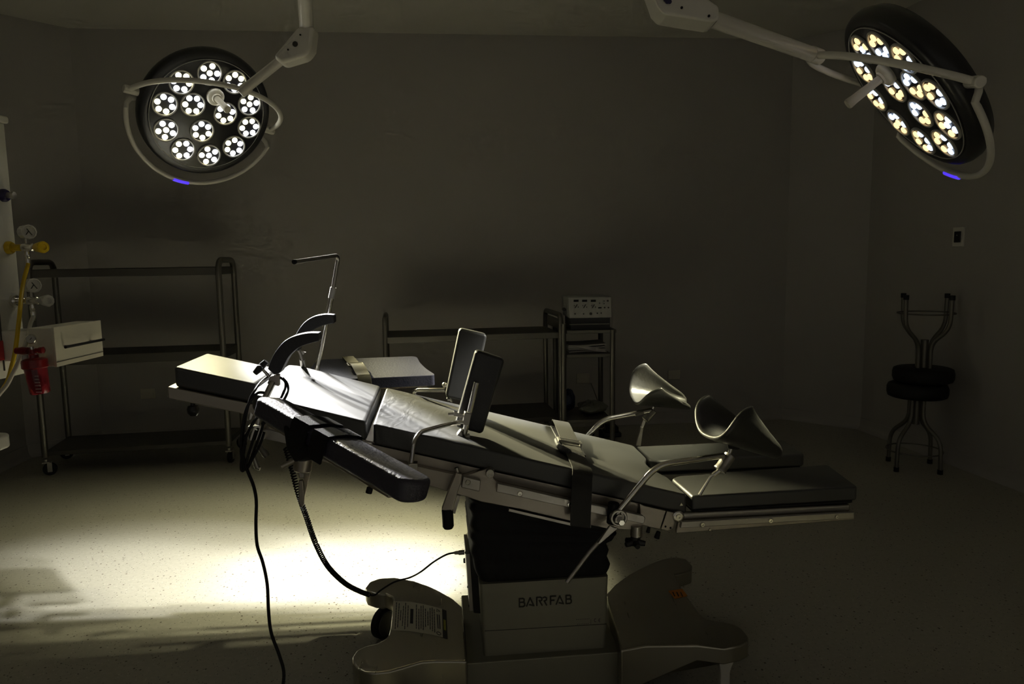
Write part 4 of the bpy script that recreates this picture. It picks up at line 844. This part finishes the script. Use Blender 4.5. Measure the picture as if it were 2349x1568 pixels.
# ------------------------------------------------------------------ gas pendant on the left
EX = at_d(37, 568, 3.0).x
r = thing('supply_column', 'pale hanging supply column with gas outlets at left edge', 'supply column', V((EX, 3.0, at_d(60, 853, 3.0).z)))
ztop, zbot = at_d(9, 283, 3.0).z, at_d(60, 855, 3.0).z
m = MB(); m.prism([V((EX, 3.0, zbot)), V((EX, 2.55, zbot)), V((EX-.22, 2.55, zbot)), V((EX-.22, 3.0, zbot))], Z*(ztop-zbot)); m.build('column_body', 'creamdark', r, bevel=.006)
m = MB(); m.prism([V((EX+.012, 3.012, ztop)), V((EX+.012, 2.54, ztop)), V((EX-.23, 2.54, ztop)), V((EX-.23, 3.012, ztop))], Z*.028); m.build('column_cap', 'creamdark', r, bevel=.008)
m = MB(); m.cyl(V((EX-.25, 2.70, ztop+.02)), V((EX-.25, 2.70, H-.02)), .05); m.box(V((EX-.18, 2.70, ztop+.06)), V((1, 0, 0)), V((0, 1, 0)), Z, .12, .06, .04); m.lathe(V((EX-.25, 2.70, H)), -Z, [(.14, 0), (.14, .03), (.06, .06)], 24); m.build('ceiling_drop', 'creamdark', r)
m = MB(); m.box(V((EX+.003, 2.86, (ztop+zbot)/2-.05)), V((1, 0, 0)), V((0, 1, 0)), Z, .003, .0015, (ztop-zbot)*.42); m.build('panel_groove', 'cartshelf', r)
XH = V((1, 0, 0))
def outlet(px, py, mt, ring, root=r):
    c_ = at_pl(px, py, V((EX, 0, 0)), XH); m = MB(); m.lathe(c_, XH, [(.026, 0), (.026, .012), (.021, .020), (.0001, .020)], 22); return c_, m.build('gas_outlet', mt, root)
c_, o_ = outlet(6, 448, 'blue', 'blue'); m = MB(); m.lathe(c_+XH*.018, XH, [(.012, 0), (.012, .018), (.014, .02), (.014, .03), (.001, .031)], 14); m.build('outlet_stub', 'steel', r, o_)
c_, o_ = outlet(18, 568, 'yellow', 'yellow'); cy1 = c_
c_, o_ = outlet(30, 690, 'chrome', 'chrome'); cw1 = c_
c_ = at_pl(-9, 805, V((EX, 0, 0)), XH); m = MB(); m.box(c_, V((0, 1, 0)), Z, XH, .03, .04, .012); m.build('red_outlet', 'red', r, bevel=.004)
def regulator(c0, knob, label, yellow, hose, hmt, hlabel):
    rr = thing('gas_regulator', label, 'gas regulator', c0)
    D = c0.y
    m = MB(); m.lathe(c0+XH*.018, XH, [(.012, 0), (.012, .03), (.009, .032), (.009, .04), (.015, .042), (.017, .055), (.017, .085), (.012, .09), (.012, .105)], 18); m.build('valve_body', 'chrome', rr)
    if yellow: m = MB(); m.lathe(c0+XH*.012, XH, [(.014, 0), (.014, .04), (.010, .043)], 18); m.build('inlet_collar', 'yellow', rr)
    else: m = MB(); m.lathe(c0+XH*.055, XH, [(.013, 0), (.013, .008), (.009, .009)], 18); m.build('inlet_collar', 'yellow', rr)
    k0 = c0+XH*.118; kd = (XH*1-V((0, .55, 0))).normalized(); m = MB()
    prof = [(.012, -.012), (.0175, 0), (.023, .035), (.0245, .044), (.0225, .050), (.012, .050), (.011, .047), (.0001, .047)]
    ax = kd; x, y = frame_of(ax)
    m.loft([[k0+ax*h+(x*math.cos(2*math.pi*j/24)+y*math.sin(2*math.pi*j/24))*max(q_, 1e-4)*(1-(.05 if j % 4 == 0 and q_ > .014 else 0)) for j in range(24)] for q_, h in prof]); m.build('control_knob', 'yellow' if yellow else 'white', rr)
    g = c0+XH*.078+Z*.062; gx = (XH-V((0, .6, 0))).normalized()
    MB().cyl(c0+XH*.078, g-Z*.02, .006).build('gauge_stem', 'steel', rr)
    m = MB(); m.lathe(g-gx*.02, gx, [(.001, 0), (.024, .001), (.027, .006), (.027, .036), (.029, .038), (.0295, .048), (.0242, .049), (.0236, .045)], 12); gg = m.build('gauge_case', 'white', rr, angle=25)
    m = MB(); m.lathe(g+gx*.0235, gx, [(.024, 0), (.024, .001), (.0001, .0012)], 20); m.build('gauge_dial', 'dial', rr, gg)
    m = MB(); sd = gx.cross(Z).normalized(); m.box(g+gx*.0255-sd*.002, (Z*1.0+sd*.7).normalized(), sd, gx, .016, .0018, .0008); m.box(g+gx*.0255+sd*.006-Z*.004, (Z*1.0-sd*.7).normalized(), sd, gx, .010, .0018, .0008); m.build('gauge_needle', 'ink', rr, gg)
    p0 = c0+XH*.078
    m = MB(); m.lathe(p0-Z*.012, -Z, [(.009, 0), (.011, .01), (.011, .025), (.008, .03), (.010, .035), (.008, .055), (.0065, .07)], 14); m.build('hose_barb', 'chrome', rr)
    h0 = p0-Z*.075
    t_ = MB().tube([h0+Z*.012]+[at_d(x_, y_, h0.y+dy) for x_, y_, dy in hose], .0078, 12, smooth=6).build('gas_hose', hmt)
    tag(t_, hlabel, 'hose')
regulator(cy1, None, 'yellow knobbed gas regulator with white gauge, upper of the two', True, ((52, 655, -.06), (45, 720, -.15), (37, 790, -.17), (28, 835, -.18), (8, 890, -.20), (-60, 965, -.3), (-140, 1005, -.45)), 'yellow', 'yellow rubber hose hanging from the upper gas regulator')
regulator(cw1, None, 'white knobbed gas regulator with white gauge, lower of the two', False, ((69, 745, -.06), (63, 775, -.16), (49, 815, -.20), (30, 855, -.23), (6, 895, -.26), (-70, 965, -.36), (-190, 996, -.5)), 'hosewhite', 'white rubber hose hanging from the lower gas regulator')
# suction jar
D = 2.69; jr = thing('suction_jar', 'clear red suction jar with small gauge hanging on the supply column', 'suction jar', at_d(88, 905, D))
a, b = at_d(80, 836, D), at_d(93, 902, D); d_ = (b-a)
m = MB(); m.lathe(a, d_, [(.001, 0), (.038, .001), (.0385, .02), (.036, d_.length*.6), (.034, d_.length-.005), (.030, d_.length), (.001, d_.length+.001)], 26); jb = m.build('jar_body', 'redclear', jr)
for k in range(6):
    p = a+d_*(.35+.11*k)+V((.018, -.0335, 0)); m = MB(); m.box(p, XH, V((0, 1, .0)), Z, .010, .001, .0010); m.build('graduation', 'white', jr, jb)
a2, b2 = at_d(78, 822, D), at_d(81, 842, D); m = MB(); m.lathe(a2, b2-a2, [(.001, -.004), (.030, -.002), (.043, .004), (.0445, .012), (.0445, (b2-a2).length), (.039, (b2-a2).length+.004)], 26); m.build('jar_lid', 'red', jr)
m = MB(); m.lathe(at_d(77, 822, D), Z, [(.018, 0), (.017, .015), (.012, .02), (.012, .035)], 18); m.build('lid_boss', 'red', jr)
m = MB(); m.tube([at_d(77, 812, D), at_d(72, 795, D)], .008, 10); m.build('valve_stem', 'chrome', jr)
m = MB(); m.lathe(at_d(81, 803, D-.01), XH, [(.008, 0), (.008, .012), (.011, .014), (.013, .03), (.009, .033), (.001, .033)], 14); m.build('vacuum_knob', 'red', jr)
m = MB(); m.lathe(at_d(64, 804, D), -XH, [(.013, 0), (.015, .02), (.013, .03), (.012, .045)], 16); m.build('outlet_adapter', 'red', jr)
g = at_d(71, 777, D); gx = (XH*.45-V((0, 1, 0))).normalized(); m = MB(); m.lathe(g-gx*.012, gx, [(.001, 0), (.016, .001), (.0175, .004), (.0175, .022), (.0155, .024), (.015, .021)], 22); gg = m.build('gauge_case', 'chrome', jr)
m = MB(); m.lathe(g+gx*.0085, gx, [(.015, 0), (.015, .001), (.0001, .0012)], 18); m.build('gauge_dial', 'dial', jr, gg)
m = MB(); m.box(g+gx*.0102, (Z+XH).normalized(), gx.cross((Z+XH).normalized()), gx, .008, .001, .0006); m.build('gauge_needle', 'ink', jr, gg)
m = MB(); m.lathe(at_d(58, 822, D+.01), Z, [(.011, -.02), (.012, .01), (.009, .014), (.001, .015)], 14); m.build('filter_cap', 'white', jr)
# drawer box
k0, k1 = at_d(118, 752, 2.76), at_d(236, 735, 3.07); k0b, k1b = at_d(126, 840, 2.76), at_d(243, 815, 3.07)
xq = (k0.x+k1.x)/2; zt_, zb_ = (k0.z+k1.z)/2, (k0b.z+k1b.z)/2
r = thing('drawer_unit', 'cream drawer box with black bar handle on side of the supply column', 'drawer', V((xq-.14, 2.91, zb_)))
m = MB(); m.prism([V((xq-.012, 2.76, zb_)), V((xq-.012, 3.07, zb_)), V((-1.865, 3.07, zb_)), V((-1.865, 2.76, zb_))], Z*(zt_-zb_)); m.build('drawer_case', 'cream', r, bevel=.003)
m = MB(); m.prism([V((-1.866, 2.86, zb_+.01)), V((-1.866, 2.98, zb_+.01)), V((EX+.001, 2.98, zb_+.01)), V((EX+.001, 2.86, zb_+.01))], Z*(zt_-zb_-.03)); m.build('mounting_bracket', 'creamdark', r)
m = MB(); m.prism([V((xq, 2.755, zb_-.002)), V((xq, 3.075, zb_-.002)), V((xq-.011, 3.075, zb_-.002)), V((xq-.011, 2.755, zb_-.002))], Z*(zt_-zb_+.004)); df = m.build('drawer_front', 'cream', r, bevel=.002)
m = MB(); m.box(V((xq+.0005, 2.915, zb_+.017)), XH, V((0, 1, 0)), Z, .0006, .16, .0012); m.build('front_groove', 'cartshelf', r, df)
h0, h1 = at_pl(150, 795, V((xq+.03, 0, 0)), XH), at_pl(238, 779, V((xq+.03, 0, 0)), XH)
hz = (h0.z+h1.z)/2; h0.z = h1.z = hz
m = MB(); m.tube([h0, h1], .0058, 12); hb = m.build('drawer_handle', 'plastic', r, df)
for t in (.15, .82):
    p = h0.lerp(h1, t); m = MB(); m.cyl(p, p-XH*.031, .004); m.build('handle_post', 'steel', r, hb)
# white machine at the left edge
e = at_d(26, 1005, 2.5)
r = thing('anaesthesia_cart', 'white rounded shelf of a cart at the left edge below the column', 'cart', V((e.x-.25, 2.45, 0)))
pl_ = rounded([(e.x, 2.52), (e.x-.5, 2.52), (e.x-.5, 2.05), (e.x, 2.05)], .05, 6); zt_ = at_d(15, 990, 2.52).z
m = MB(); m.prism([V((x, y, zt_-.05)) for x, y in pl_], Z*.05); m.build('work_shelf', 'white', r, bevel=.010)
m = MB(); m.prism([V((e.x-.12, 2.46, .08)), V((e.x-.46, 2.46, .08)), V((e.x-.46, 2.10, .08)), V((e.x-.12, 2.10, .08))], Z*(zt_-.13)); m.build('cart_body', 'white', r, bevel=.01)
cast4(r, [V((e.x-.15, 2.42, 0)), V((e.x-.43, 2.42, 0)), V((e.x-.43, 2.14, 0)), V((e.x-.15, 2.14, 0))], .036)

# ------------------------------------------------------------------ light, camera
w = bpy.data.worlds.new('World'); bpy.context.scene.world = w; w.use_nodes = True
w.node_tree.nodes['Background'].inputs[0].default_value = (1.0, .94, .80, 1); w.node_tree.nodes['Background'].inputs[1].default_value = .11
cd = bpy.data.cameras.new('camera'); cam = bpy.data.objects.new('camera', cd); COL.objects.link(cam)
cd.sensor_width = 36; cd.lens = FPX/IW*36; cd.clip_start = .05
cam.matrix_world = Matrix(((CR.x, CU.x, -_fw.x, CAM.x), (CR.y, CU.y, -_fw.y, CAM.y), (CR.z, CU.z, -_fw.z, CAM.z), (0, 0, 0, 1)))
sc = bpy.context.scene; sc.camera = cam
sc.view_settings.view_transform = 'Standard'; sc.view_settings.look = 'None'; sc.view_settings.exposure = 0
sc.cycles.max_bounces = 5; sc.cycles.diffuse_bounces = 3; sc.cycles.glossy_bounces = 3; sc.cycles.transmission_bounces = 5
sc.cycles.caustics_reflective = False; sc.cycles.caustics_refractive = False
sc.cycles.use_adaptive_sampling = True; sc.cycles.adaptive_threshold = .09; sc.cycles.adaptive_min_samples = 16; sc.cycles.sample_clamp_indirect = 4
